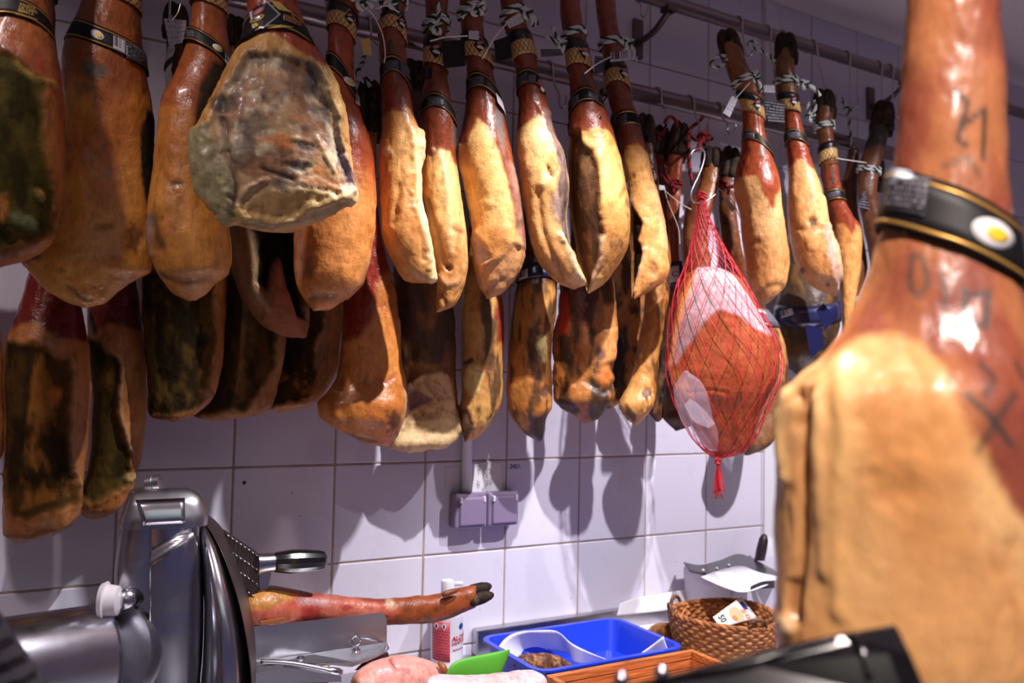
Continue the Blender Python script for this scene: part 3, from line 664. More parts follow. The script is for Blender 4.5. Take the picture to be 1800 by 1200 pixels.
polyd(lf, [(470, 22), (492, 44), (466, 74), (448, 72), (443, 42)], .0036, 'emblem_panel', 'silver', o); polyd(lf, [(469, 26), (487, 44), (465, 70), (451, 68), (447, 43)], .0042, 'emblem_panel', 'black', o)
oval(lf, 456, 56, 13, 5, -.5, .0047, 'emblem', 'goldpaper', o); oval(lf, 456, 55, 8, 2.6, -.5, .0051, 'emblem_centre', 'silver', o); oval(lf, 458, 43, 11, 4, -.7, .0047, 'emblem', 'pink', o); oval(lf, 454, 68, 4, 4, 0, .0047, 'emblem', 'yellow', o)
polyd(lf, [(474, 20), (490, 22), (508, 36), (488, 36)], .0040, 'gold_panel', 'goldpaper', o); polyd(lf, [(470, 74), (492, 64), (512, 64), (492, 70)], .0040, 'gold_panel', 'goldpaper', o)
decal(lf, [(496, 42), (522, 46), (524, 58), (496, 55)], .0036, 'fine_print', mat('gold_fine_print', rough=.4, build=b_text((176, 120, 70), (26, 18, 14), 4., .42, 14.)), o)
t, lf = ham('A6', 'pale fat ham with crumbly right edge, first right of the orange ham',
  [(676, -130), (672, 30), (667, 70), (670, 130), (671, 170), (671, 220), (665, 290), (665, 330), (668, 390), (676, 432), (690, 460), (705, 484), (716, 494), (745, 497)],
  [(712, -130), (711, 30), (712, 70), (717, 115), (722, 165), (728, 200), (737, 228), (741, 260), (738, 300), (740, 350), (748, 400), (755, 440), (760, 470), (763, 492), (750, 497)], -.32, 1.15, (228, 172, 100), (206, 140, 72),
  [('blob', 715, 450, 60, 80, (196, 122, 60), .65, 0), skin([(660, 218), (678, 206), (690, 204), (705, 206), (711, 208), (716, 197), (722, 200), (735, 218)]), ('poly', [(722, 232), (737, 232), (770, 500), (758, 500), (745, 420), (728, 370), (727, 300)], CREAM, 3, 5, 0, .005, .5),  # first blob: shade of the lower half painted as deeper orange
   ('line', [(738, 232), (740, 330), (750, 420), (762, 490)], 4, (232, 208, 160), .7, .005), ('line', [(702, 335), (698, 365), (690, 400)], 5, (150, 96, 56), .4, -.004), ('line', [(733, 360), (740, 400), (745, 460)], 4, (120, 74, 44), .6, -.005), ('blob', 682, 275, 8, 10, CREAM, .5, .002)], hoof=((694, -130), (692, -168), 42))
collar(lf, t, 48, 40, 60, 36, 703); band(lf, t, 135, 122, 148, 30, txt=(676, 700), emb=None); decal(t.children and lf, [(702, 118), (717, 124), (718, 144), (703, 138)], .0034, 'fine_print', 'text', t.children[-1])
ham_rope(lf, t, 2, 1, (690, 3), tails=((18, -10), (-12, 6)))
string('tag_string', [(662, 15), (680, 10), (702, 22)], -.37, .0013, t)
oval(lf, 687, 93, 5, 11, 0, .0018, 'ink_stamp', mat('teal_ink', (70, 70, 66), .5), t)
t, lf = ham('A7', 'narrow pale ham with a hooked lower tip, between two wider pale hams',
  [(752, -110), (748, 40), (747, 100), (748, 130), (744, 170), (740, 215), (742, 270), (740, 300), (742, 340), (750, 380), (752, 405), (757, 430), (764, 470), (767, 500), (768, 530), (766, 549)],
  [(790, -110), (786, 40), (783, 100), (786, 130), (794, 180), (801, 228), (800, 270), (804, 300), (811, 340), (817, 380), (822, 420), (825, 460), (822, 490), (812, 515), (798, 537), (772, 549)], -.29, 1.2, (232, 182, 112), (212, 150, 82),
  [('blob', 795, 500, 50, 70, (196, 122, 60), .65, 0), skin([(735, 288), (755, 284), (768, 284), (774, 270), (790, 272), (800, 292)]), ('line', [(752, 360), (760, 385), (770, 420), (775, 450), (785, 475)], 4, (120, 96, 92), .6, -.004), ('blob', 787, 475, 7, 6, (60, 40, 34), .8, -.005), ('line', [(795, 408), (812, 412)], 5, (160, 92, 66), .7, -.003),  # blob by the tip paints the shaded lower part into the fat
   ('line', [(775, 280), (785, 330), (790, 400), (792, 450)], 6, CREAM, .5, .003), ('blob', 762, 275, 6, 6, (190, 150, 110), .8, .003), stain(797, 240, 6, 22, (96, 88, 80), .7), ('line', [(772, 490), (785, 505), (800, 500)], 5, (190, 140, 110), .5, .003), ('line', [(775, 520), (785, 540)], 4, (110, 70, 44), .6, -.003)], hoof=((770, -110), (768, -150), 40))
collar(lf, t, 92, 97, 104, 46, 766); o = band(lf, t, 196, 186, 208, 28, txt=(752, 780)); card('collar_tail', [(776, 72), (817, 70), (818, 116), (780, 120)], -.335, 'black', t)
ham_rope(lf, t, 44, -5, (766, 48), tails=((2, -44), (6, 12)))
polyd(lf, [(751, 127), (759, 127), (759, 147), (753, 147)], .0014, 'ink_stamp', 'navy', t); oval(lf, 760, 160, 4, 5, 0, .0014, 'ink_stamp', bpy.data.materials['teal_ink'], t)
string('tag_string', [(756, 72), (785, 65), (822, 63)], -.37, .0013, t)
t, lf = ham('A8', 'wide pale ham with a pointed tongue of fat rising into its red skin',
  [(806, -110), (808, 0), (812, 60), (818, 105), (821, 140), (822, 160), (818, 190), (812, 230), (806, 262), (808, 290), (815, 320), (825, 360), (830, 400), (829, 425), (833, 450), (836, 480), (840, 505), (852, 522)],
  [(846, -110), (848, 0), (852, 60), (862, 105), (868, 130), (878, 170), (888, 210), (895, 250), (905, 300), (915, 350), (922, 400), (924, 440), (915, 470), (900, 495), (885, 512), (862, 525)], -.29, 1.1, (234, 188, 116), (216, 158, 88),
  [('blob', 875, 480, 60, 70, (196, 122, 60), .65, 0), skin([(800, 264), (822, 262), (826, 245), (838, 221), (855, 235), (868, 262), (880, 290), (892, 330), (910, 420)]), ('poly', [(870, 195), (884, 200), (884, 255), (890, 300), (878, 262), (868, 230)], (112, 100, 92), 3, 6, 0, 0, .4),  # orange blob puts the shade of the lower body into its colour
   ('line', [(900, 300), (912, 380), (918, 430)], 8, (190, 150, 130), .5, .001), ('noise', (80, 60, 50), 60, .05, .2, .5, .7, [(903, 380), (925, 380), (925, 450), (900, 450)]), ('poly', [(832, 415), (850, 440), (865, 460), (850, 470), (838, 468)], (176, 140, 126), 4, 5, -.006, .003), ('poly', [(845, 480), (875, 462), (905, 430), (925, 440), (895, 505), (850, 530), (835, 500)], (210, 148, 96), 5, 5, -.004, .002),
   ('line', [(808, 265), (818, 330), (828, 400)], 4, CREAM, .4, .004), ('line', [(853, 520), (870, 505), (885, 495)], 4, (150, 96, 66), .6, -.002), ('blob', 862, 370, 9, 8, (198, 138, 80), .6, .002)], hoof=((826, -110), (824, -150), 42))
collar(lf, t, 84, 88, 98, 42, 842); band(lf, t, 158, 151, 180, 28, txt=(826, 850)); decal(lf, [(869, 172), (884, 186), (888, 206), (872, 190)], .0034, 'fine_print', 'textw', t.children[-1]); card('collar_tail', [(868, 72), (896, 62), (900, 102), (872, 108)], -.33, 'black', t)
ham_rope(lf, t, 22, -6, (834, 16), tails=((16, -14), (14, 10), (-22, 16)))
card('price_tag', [(824, 54), (842, 54), (842, 70), (824, 68)], -.372, 'textw', t)
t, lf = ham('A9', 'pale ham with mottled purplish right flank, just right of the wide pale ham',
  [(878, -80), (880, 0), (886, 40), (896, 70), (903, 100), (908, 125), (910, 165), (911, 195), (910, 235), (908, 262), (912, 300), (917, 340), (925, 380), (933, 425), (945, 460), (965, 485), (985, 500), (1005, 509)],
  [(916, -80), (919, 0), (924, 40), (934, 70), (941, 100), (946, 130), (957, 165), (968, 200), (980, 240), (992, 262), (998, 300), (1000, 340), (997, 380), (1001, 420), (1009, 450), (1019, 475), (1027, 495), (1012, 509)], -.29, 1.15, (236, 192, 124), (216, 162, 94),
  [('blob', 965, 470, 60, 60, (196, 122, 60), .65, 0), skin([(900, 238), (925, 229), (935, 222), (948, 212), (955, 222), (962, 245)]), ('poly', [(950, 200), (964, 240), (975, 270), (984, 310), (974, 345), (980, 395), (990, 430), (1010, 450), (1015, 300), (990, 200)], (142, 112, 100), 4, 8, -.003, .003, .5),  # leading blob: painted shade over the lower fat
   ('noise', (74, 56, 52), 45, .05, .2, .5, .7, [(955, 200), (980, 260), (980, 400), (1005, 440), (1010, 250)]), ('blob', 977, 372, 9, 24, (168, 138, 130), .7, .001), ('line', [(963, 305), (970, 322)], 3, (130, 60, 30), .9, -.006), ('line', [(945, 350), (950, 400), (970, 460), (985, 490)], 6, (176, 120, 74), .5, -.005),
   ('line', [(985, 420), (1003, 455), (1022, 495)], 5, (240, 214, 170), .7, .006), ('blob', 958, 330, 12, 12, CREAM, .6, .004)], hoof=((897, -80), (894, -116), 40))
collar(lf, t, 88, 82, 80, 42, None); band(lf, t, 152, 142, 152, 28, txt=(910, 927)); oo = t.children[-1]; decal(lf, [(928, 138), (940, 140), (940, 156), (928, 154)], .0034, 'fine_print', 'text', oo); oval(lf, 948, 152, 7, 4, 1.2, .0036, 'emblem', 'pink', oo); oval(lf, 951, 164, 5, 3, 1.2, .0036, 'emblem', 'white', oo)
ham_rope(lf, t, 28, -6, (925, 22), tails=((20, 22), (12, 26)))
card('price_tag', [(888, 38), (914, 21), (921, 38), (896, 50)], -.372, 'textw', t); string('tag_string', [(890, 42), (870, 65), (848, 103)], -.375, .0013, t)
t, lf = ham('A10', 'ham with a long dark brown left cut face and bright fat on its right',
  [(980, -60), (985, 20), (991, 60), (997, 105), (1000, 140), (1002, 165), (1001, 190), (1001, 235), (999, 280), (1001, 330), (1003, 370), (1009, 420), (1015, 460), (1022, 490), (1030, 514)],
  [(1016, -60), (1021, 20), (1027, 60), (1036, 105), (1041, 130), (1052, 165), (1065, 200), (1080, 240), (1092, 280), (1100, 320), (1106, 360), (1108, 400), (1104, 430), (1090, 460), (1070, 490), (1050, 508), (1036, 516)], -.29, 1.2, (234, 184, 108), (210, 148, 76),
  [('blob', 1075, 460, 40, 70, (196, 122, 60), .65, 0), skin([(990, 236), (1022, 244), (1030, 246), (1050, 240), (1068, 240), (1080, 258), (1096, 290)]), ('poly', [(990, 232), (1020, 240), (1026, 270), (1042, 276), (1051, 300), (1054, 340), (1055, 385), (1062, 415), (1064, 422), (1054, 430), (1052, 460), (1044, 490), (1030, 518), (1000, 480), (985, 380), (985, 280)], (96, 56, 26), 3, 5, -.009, .004, .5),  # first blob darkens the lower right fat as painted shade
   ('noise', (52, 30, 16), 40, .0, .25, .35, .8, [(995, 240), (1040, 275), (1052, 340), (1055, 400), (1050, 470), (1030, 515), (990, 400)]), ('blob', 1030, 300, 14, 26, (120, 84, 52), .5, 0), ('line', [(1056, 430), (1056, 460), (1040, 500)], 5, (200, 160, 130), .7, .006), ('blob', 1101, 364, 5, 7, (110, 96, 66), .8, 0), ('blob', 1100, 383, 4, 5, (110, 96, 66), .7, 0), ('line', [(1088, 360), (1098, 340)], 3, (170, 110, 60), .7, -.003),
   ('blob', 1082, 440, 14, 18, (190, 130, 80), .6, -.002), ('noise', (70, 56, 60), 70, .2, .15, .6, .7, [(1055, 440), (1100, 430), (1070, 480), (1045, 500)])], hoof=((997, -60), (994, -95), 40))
collar(lf, t, 100, 98, 105, 44, 1026); band(lf, t, 195, 176, 188, 27, txt=(1033, 1050)); decal(lf, [(1004, 181), (1018, 177), (1018, 192), (1005, 198)], .0034, 'fine_print', 'text', t.children[-1])
ham_rope(lf, t, 64, -4, (986, 78), tails=((-28, -16), (-14, -30), (0, 14)))
oval(lf, 1054, 219, 2.2, 3, 0, .0014, 'ink_stamp', 'navy', t); polyd(lf, [(1022, 139), (1029, 139), (1032, 162), (1026, 162)], .0014, 'ink_stamp', bpy.data.materials['teal_ink'], t)
card('collar_tail', [(950, 86), (985, 86), (990, 97), (952, 100)], -.335, 'text', t)
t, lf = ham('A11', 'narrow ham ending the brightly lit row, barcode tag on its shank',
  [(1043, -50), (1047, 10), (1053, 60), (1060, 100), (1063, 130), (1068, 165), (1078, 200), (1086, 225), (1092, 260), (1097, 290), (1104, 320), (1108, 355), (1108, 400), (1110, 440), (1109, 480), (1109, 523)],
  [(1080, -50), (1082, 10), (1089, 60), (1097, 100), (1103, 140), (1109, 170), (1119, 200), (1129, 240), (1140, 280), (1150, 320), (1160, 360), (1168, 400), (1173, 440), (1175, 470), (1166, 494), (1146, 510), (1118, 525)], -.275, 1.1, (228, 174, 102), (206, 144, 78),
  [('blob', 1145, 470, 40, 70, (196, 122, 60), .65, 0), skin([(1080, 278), (1098, 278), (1106, 262), (1120, 262), (1135, 272)]), ('poly', [(1106, 352), (1114, 370), (1130, 398), (1122, 425), (1132, 448), (1122, 478), (1112, 530), (1095, 530), (1095, 355)], (40, 26, 18), 3, 4, -.008, .004, .6),  # shade painted into the lower blob and the dark left cut face
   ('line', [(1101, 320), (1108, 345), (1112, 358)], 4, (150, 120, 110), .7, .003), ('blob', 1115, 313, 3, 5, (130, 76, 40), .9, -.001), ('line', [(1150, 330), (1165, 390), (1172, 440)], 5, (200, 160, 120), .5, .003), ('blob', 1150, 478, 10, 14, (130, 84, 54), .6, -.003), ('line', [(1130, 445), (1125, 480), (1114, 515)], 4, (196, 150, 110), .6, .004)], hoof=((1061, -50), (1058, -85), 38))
collar(lf, t, 138, 130, 140, 38, 1095); band(lf, t, 222, 213, 216, 25, txt=(1084, 1102)); ham_rope(lf, t, 80, -2, (1104, 76), tails=((8, 30), (14, 32)))
card('price_tag', [(1072, 92), (1117, 88), (1118, 104), (1073, 109)], -.345, 'bar', t); string('tag_string', [(1073, 100), (1050, 112), (1028, 129)], -.37, .0013, t); card('collar_tail', [(1046, 98), (1062, 100), (1062, 126), (1044, 132)], -.325, 'text', t)
# --- right-hand group on the upper rail
t, lf = ham('A12', 'right-hand group ham with tilted hoof, orange fat and a green corded shank',
  [(1266, 84), (1274, 110), (1284, 138), (1297, 165), (1305, 190), (1306, 235), (1302, 270), (1293, 300), (1290, 330), (1298, 370), (1303, 420), (1308, 450), (1312, 480), (1318, 505), (1330, 525), (1343, 532)],
  [(1300, 80), (1308, 100), (1320, 128), (1330, 150), (1339, 180), (1343, 215), (1350, 250), (1362, 290), (1370, 330), (1375, 370), (1383, 420), (1388, 460), (1385, 488), (1375, 510), (1361, 525), (1350, 533)], -.27, 1.0, (228, 172, 108), (216, 152, 90),
  [skin([(1280, 328), (1298, 316), (1325, 316), (1335, 332), (1350, 362), (1358, 376), (1364, 352), (1372, 330)], (150, 66, 34)), skin([(1250, 175), (1350, 175)], (128, 78, 40), 14, 6), ('line', [(1310, 480), (1318, 495), (1325, 515)], 4, (210, 180, 170), .7, .003), ('blob', 1343, 270, 6, 16, (96, 100, 84), .7, 0), ('blob', 1350, 370, 4, 5, BRN, .6, 0), ('line', [(1300, 435), (1318, 432), (1335, 430)], 5, (150, 90, 46), .4, -.003), ('line', [(1325, 525), (1350, 510), (1372, 505)], 5, (170, 110, 70), .5, -.003)], hoof=((1286, 92), (1272, 44), 36))
collar(lf, t, 178, 186, 196, 34, 1330); band(lf, t, 242, 245, 268, 18, txt=(1306, 1326)); ham_rope(lf, t, 146, -8, (1326, 138), tails=((10, 24), (2, -14))); rope('rope_loop', [smooth_path([at(x, y, -.27) for x, y in [(1275, 98), (1258, 100), (1250, 112), (1258, 118), (1272, 112), (1278, 104)]], 40)], .004, GW, t)
card('price_tag', [(1287, 168), (1297, 174), (1283, 206), (1271, 198)], -.31, 'textw', t); string('tag_string', [(1318, 145), (1305, 160), (1294, 172)], -.315, .001, t); card('collar_tail', [(1343, 176), (1379, 182), (1379, 216), (1350, 214)], -.275, 'text', t)
t, lf = ham('A13', 'tall orange ham with an upright dark hoof reaching the upper rail',
  [(1366, 92), (1363, 120), (1364, 150), (1370, 180), (1377, 210), (1380, 250), (1382, 280), (1384, 320), (1383, 360), (1387, 410), (1395, 450), (1410, 487), (1435, 508), (1462, 520)],
  [(1398, 90), (1397, 120), (1400, 150), (1404, 190), (1410, 220), (1420, 260), (1432, 300), (1445, 340), (1453, 380), (1460, 410), (1470, 440), (1477, 468), (1475, 500), (1470, 520)], -.26, 1.0, (226, 166, 100), (212, 146, 82),
  [skin([(1375, 302), (1388, 298), (1400, 286), (1415, 286), (1426, 300)], (146, 62, 32)), skin([(1350, 170), (1420, 170)], (122, 76, 36), 12, 6), ('poly', [(1448, 400), (1462, 400), (1482, 500), (1472, 510), (1455, 450)], (196, 156, 140), 3, 6, 0, .004), ('blob', 1429, 398, 8, 12, (90, 54, 34), .9, -.006), ('line', [(1445, 350), (1455, 400), (1468, 440), (1475, 490)], 4, (226, 182, 124), .6, .005), ('line', [(1400, 405), (1425, 412), (1440, 408)], 5, (140, 80, 40), .4, -.003), ('blob', 1410, 478, 6, 6, (80, 44, 24), .8, 0), ('blob', 1455, 502, 5, 5, MOLD, .7, 0)], hoof=((1382, 100), (1380, 50), 36))
collar(lf, t, 180, 182, 186, 30, 1394); band(lf, t, 246, 240, 250, 20, txt=(1384, 1406)); ham_rope(lf, t, 146, 0, (1413, 148), tails=((22, 12), (28, 20))); rope('rope_loop', [smooth_path([at(x, y, -.25) for x, y in [(1362, 108), (1345, 92), (1328, 86), (1316, 78), (1322, 72), (1332, 74)]], 40)], .004, GW, t)
card('price_tag', [(1343, 149), (1362, 150), (1362, 163), (1343, 162)], -.27, 'textw', t)
t, lf = ham('A14', 'smaller ham at the right with a split brown hoof, beside the foreground ham',
  [(1432, 190), (1433, 220), (1438, 250), (1441, 290), (1447, 330), (1453, 360), (1460, 400), (1468, 440), (1475, 480), (1479, 520), (1482, 570), (1490, 606)],
  [(1466, 190), (1463, 220), (1468, 258), (1475, 310), (1485, 350), (1500, 380), (1513, 400), (1516, 430), (1514, 470), (1508, 510), (1502, 560), (1495, 607)], -.20, 1., (220, 156, 86), (204, 132, 66),
  [skin([(1450, 425), (1466, 418), (1472, 396), (1485, 398), (1498, 416), (1506, 396), (1520, 410)], (140, 60, 34)), skin([(1420, 300), (1480, 300)], (118, 66, 34), 12, 6), stain(1463, 318, 6, 16, (80, 76, 72), .7)], hoof=((1449, 196), (1447, 150), 36))
collar(lf, t, 276, 268, 266, 30, None); band(lf, t, 350, 344, 346, 20, txt=(1452, 1476)); ham_rope(lf, t, 224, -2, (1425, 206), turns=2, tails=((-4, -26), (6, -30))); rope('tassel', [smooth_path([at(x, y, -.2) for x, y in [(1493, 390), (1503, 398), (1514, 414)]], 14), smooth_path([at(x, y, -.2) for x, y in [(1492, 392), (1499, 402), (1508, 416)]], 14)], .003, [(190, 24, 34)]*3, t, 'red cord ends')
string('tag_string', [(1470, 278), (1495, 282), (1523, 286)], -.24, .0012, t)
t, lf = ham('A16', 'dark ham hung by a pale cord between the split hoof and the foreground ham',
  [(1491, 262), (1488, 290), (1478, 330), (1476, 380), (1485, 470), (1500, 520)], [(1509, 262), (1510, 290), (1506, 330), (1510, 380), (1525, 470), (1510, 520)], -.105, .7, (110, 70, 38), (86, 52, 28), [skin([(1470, 330), (1520, 330)], (100, 56, 30))])
rope('rope', [smooth_path([at(x, y, -.105) for x, y in [(1478, 172), (1488, 188), (1492, 200), (1494, 230), (1499, 262)]], 30), at(1490, 194, -.105)+.003*np.stack([np.sin(np.linspace(0, 6.28, 40))+2*np.sin(2*np.linspace(0, 6.28, 40)), -1.2*np.sin(3*np.linspace(0, 6.28, 40)), np.cos(np.linspace(0, 6.28, 40))-2*np.cos(2*np.linspace(0, 6.28, 40))], -1)], .0048, GW, t)
t, lf = ham('A15', 'dark hoofed ham at the far right, leaning behind the foreground shank',
  [(1535, 215), (1522, 250), (1510, 290), (1506, 330), (1514, 380), (1526, 440), (1540, 520)], [(1566, 215), (1556, 260), (1545, 300), (1542, 340), (1556, 400), (1580, 460), (1560, 520)], -.18, .8, (128, 74, 40), (96, 56, 30),
  [skin([(1500, 262), (1570, 262)], (44, 34, 28), 6, 8)], hoof=((1550, 222), (1556, 170), 36))
ham_rope(lf, t, 300, 4, (1533, 300), tails=((14, 4),)); card('price_tag', [(1518, 335), (1537, 335), (1526, 369), (1508, 365)], -.19, 'text', t)
# --- back row
ham('B0', 'sliver of orange ham at the lower left photo edge', [(-90, 400), (-80, 560), (-70, 700), (-60, 800), (-40, 825)], [(-30, 400), (2, 600), (10, 680), (11, 760), (4, 800), (-20, 825)], -.17, .8, FATO, FATD, group=BK)
t, lf = ham('B1', 'long low-hanging mouldy ham at lower left, lowest of all the hams',
  [(55, -20), (58, 420), (40, 520), (28, 570), (10, 620), (6, 660), (9, 720), (9, 800), (6, 860), (4, 900), (4, 935), (25, 954)],
  [(95, -20), (115, 420), (140, 520), (152, 580), (158, 620), (160, 680), (160, 740), (155, 800), (148, 850), (145, 890), (130, 922), (90, 943), (40, 957)], -.20, .85, (176, 112, 58), (156, 92, 46),
  [('poly', [(0, 600), (60, 610), (90, 625), (122, 630), (126, 700), (122, 750), (118, 790), (135, 840), (138, 880), (90, 905), (20, 900), (-10, 760)], (74, 50, 22), 9, 16, -.004, .002, .7),
   ('noise', (34, 25, 13), 24, .02, .25, .6, .8, [(0, 600), (120, 630), (122, 760), (130, 850), (20, 860), (-10, 760)]), ('noise', (150, 94, 40), 30, .05, .25, .4, .8, [(60, 620), (120, 640), (120, 760), (130, 870), (30, 890)]),
   ('blob', 98, 695, 14, 20, (176, 100, 44), .9, .003), ('line', [(125, 630), (130, 700), (124, 790), (138, 850)], 4, (196, 140, 90), .5, .006), skin([(0, 585), (30, 575), (68, 568), (90, 590), (120, 597), (160, 600)], RED, 5, 6)], group=BK, cols=96, lump=1.2)
t, lf = ham('B2', 'mouldy ham with a tan fat stripe down its right, second of the lower left pair',
  [(150, -20), (160, 420), (152, 520), (152, 600), (162, 700), (160, 780), (152, 830), (142, 870), (140, 893), (162, 907)], [(195, -20), (222, 420), (240, 500), (250, 570), (256, 630), (260, 700), (258, 760), (250, 810), (240, 840), (230, 870), (215, 890), (190, 904), (172, 908)], -.115, .8, (190, 128, 66), (174, 108, 52),
  [('poly', [(150, 600), (175, 600), (205, 630), (214, 660), (218, 700), (207, 722), (222, 770), (232, 830), (225, 860), (160, 880), (130, 860), (140, 700)], (78, 60, 26), 8, 14, -.004, .003, .7), ('noise', (38, 32, 15), 28, .02, .25, .4, .8, [(150, 600), (205, 630), (215, 700), (230, 830), (150, 860)]),
   ('blob', 185, 670, 12, 22, (130, 88, 36), .8, .002), ('blob', 228, 838, 9, 14, (200, 168, 110), .7, .003), ('line', [(215, 650), (212, 720), (230, 790)], 4, (200, 150, 110), .6, .005), skin([(140, 560), (165, 590), (185, 570), (215, 576), (255, 582)], (96, 30, 22), 5, 7)], group=BK, cols=84, lump=1.2)
t, lf = ham('B3', 'round black-moulded ham in the back row with a thin orange right rim',
  [(291, 48), (292, 380), (252, 470), (247, 540), (254, 620), (258, 680), (257, 715), (262, 731), (300, 740)], [(326, 48), (370, 380), (398, 480), (398, 560), (393, 620), (388, 670), (375, 705), (358, 720), (335, 734), (305, 741)], -.175, .5, (172, 108, 50), (150, 88, 40),
  [('poly', [(240, 480), (376, 480), (378, 600), (374, 660), (362, 705), (340, 720), (300, 730), (230, 725)], (44, 34, 18), 9, 14, -.003, .002, .7), ('noise', (104, 76, 32), 40, .06, .25, .4, .6, [(240, 500), (376, 500), (370, 700), (300, 728), (240, 720)]), ('blob', 365, 695, 14, 10, (150, 104, 70), .6, .002)], group=BK, cols=84, lump=1.4)
t, lf = ham('B4', 'dark ham behind the split ham, a pale lit corner at its lower right',
  [(393, 70), (392, 400), (388, 500), (385, 600), (370, 680), (342, 730), (372, 737)], [(430, 70), (468, 400), (500, 500), (503, 560), (502, 610), (497, 650), (490, 690), (480, 710), (455, 728), (395, 737)], -.135, .45, (176, 124, 74), (160, 104, 54),
  [('poly', [(370, 480), (482, 480), (488, 600), (484, 640), (468, 670), (440, 700), (430, 722), (330, 735), (350, 640)], (54, 38, 20), 9, 14, -.003, .002, .7), ('noise', (98, 64, 30), 36, .05, .25, .4, .6, [(380, 480), (480, 480), (480, 640), (440, 700), (350, 730)])], group=BK, cols=84, lump=1.3)
t, lf = ham('B5', 'dark brown ham with ragged cream rim left of the smooth orange back-row ham',
  [(514, 115), (515, 420), (505, 520), (500, 600), (485, 670), (464, 713), (485, 724)], [(550, 115), (582, 420), (608, 520), (606, 560), (600, 600), (592, 650), (580, 675), (565, 700), (540, 715), (500, 725)], -.085, .5, (206, 150, 92), (184, 120, 66),
  [('poly', [(490, 500), (560, 500), (572, 560), (560, 600), (552, 640), (560, 655), (540, 700), (470, 712), (480, 640)], (70, 46, 22), 7, 12, -.005, .004, .7), ('noise', (34, 26, 18), 34, .0, .2, .5, .8, [(495, 500), (560, 500), (565, 600), (550, 650), (490, 660)]), ('noise', (170, 96, 44), 40, .05, .2, .7, .7, [(490, 650), (545, 645), (550, 690), (480, 710)]), ('line', [(575, 560), (568, 620), (555, 645)], 5, (140, 100, 84), .7, .004), ('line', [(470, 712), (510, 714), (545, 706)], 3, (200, 150, 110), .7, .003)], group=BK, cols=84, lump=1.3)
t, lf = ham('B6', 'smooth orange back-row ham with a deep red top and notched right edge',
  [(630, 214), (634, 300), (626, 400), (612, 480), (604, 540), (600, 600), (592, 660), (575, 690), (557, 712), (560, 730), (590, 755), (620, 770), (640, 779), (668, 785)], [(664, 214), (660, 300), (668, 400), (685, 470), (697, 520), (703, 570), (707, 620), (711, 670), (713, 700), (708, 740), (700, 762), (685, 783)], -.17, .62, (214, 134, 64), (194, 112, 50),
  [('poly', [(590, 300), (720, 300), (720, 520), (690, 540), (665, 540), (655, 565), (635, 595), (625, 600), (605, 600)], (140, 40, 22), 8, 8, 0, 0, .3, False), ('poly', [(660, 545), (675, 535), (700, 575), (712, 590), (712, 520), (690, 470), (660, 500)], (176, 104, 48), 6, 6, 0, 0), ('line', [(663, 662), (678, 672), (695, 658)], 3, (180, 90, 70), .8, -.003), ('line', [(590, 688), (600, 690)], 2, (230, 190, 140), .8, .003), ('line', [(705, 560), (711, 640), (712, 720), (698, 765)], 4, (210, 170, 120), .6, .003), ('blob', 690, 745, 16, 18, (84, 54, 36), .8, -.003), ('line', [(615, 765), (640, 772), (660, 775)], 5, (70, 44, 28), .7, -.002), ('line', [(600, 620), (600, 680), (612, 740)], 10, (150, 88, 38), .5, -.003)], group=BK, cols=96, rough=.33, hoof=((647, 222), (652, 126), 46))
rope('rope', [smooth_path([at(x_, y_, q_) for x_, y_, q_ in [(650, 150, -.19), (632, 136, -.21), (628, 126, -.21), (636, 112, -.19), (641, 92, -.15), (642, 72, -.11)]], 34)], .0045, GW, t)
t, lf = ham('B7', 'dark ham with a torn cream lower flap, above the wall sockets',
  [(704, 148), (698, 420), (690, 500), (697, 600), (712, 680), (712, 725), (700, 760), (680, 778), (715, 788)], [(750, 148), (768, 420), (795, 500), (800, 600), (803, 680), (805, 730), (800, 762), (780, 775), (740, 787)], -.095, .45, (150, 96, 46), (116, 72, 34),
  [('noise', (40, 30, 18), 20, -.05, .25, .4, .8, [(680, 440), (810, 440), (810, 640), (690, 640)]), ('poly', [(715, 690), (725, 672), (745, 660), (775, 655), (792, 665), (800, 720), (802, 765), (740, 792), (670, 792), (705, 755)], (206, 164, 116), 4, 9, .002, .005, .5), ('poly', [(716, 680), (742, 690), (760, 700), (745, 712), (718, 722)], (120, 96, 104), 3, 5, -.004, .001), ('noise', (150, 100, 76), 70, .05, .2, 1., .6, [(715, 660), (800, 660), (800, 780), (690, 785)]), ('poly', [(686, 782), (710, 742), (760, 735), (800, 735), (802, 770), (740, 792)], (220, 184, 132), 3, 6, .002, .003)], group=BK, cols=84, lump=1.8)
t, lf = ham('B8', 'narrow streaky ham directly above the wall sockets',
  [(826, 178), (824, 420), (815, 500), (810, 560), (815, 620), (815, 680), (808, 720), (807, 745), (812, 765), (817, 776)], [(859, 178), (868, 420), (882, 500), (886, 560), (886, 620), (884, 680), (875, 720), (860, 745), (840, 768), (823, 776)], -.13, 1., (212, 158, 88), (190, 126, 62),
  [('noise', (56, 40, 28), 46, .02, .22, .22, .85, [(845, 480), (890, 480), (890, 700), (850, 760), (810, 770), (825, 690), (842, 620)]), ('poly', [(868, 520), (890, 520), (890, 610), (875, 600)], (140, 50, 36), 5, 8, 0, 0), ('blob', 835, 665, 14, 26, (230, 206, 130), .8, .003), ('line', [(815, 640), (830, 634)], 4, (40, 26, 18), .9, -.006), ('poly', [(805, 715), (825, 715), (832, 750), (815, 780), (800, 760)], (120, 84, 66), 4, 6, 0, .003), ('blob', 850, 652, 12, 6, (150, 80, 56), .6, -.002)], group=BK, lump=1.3)
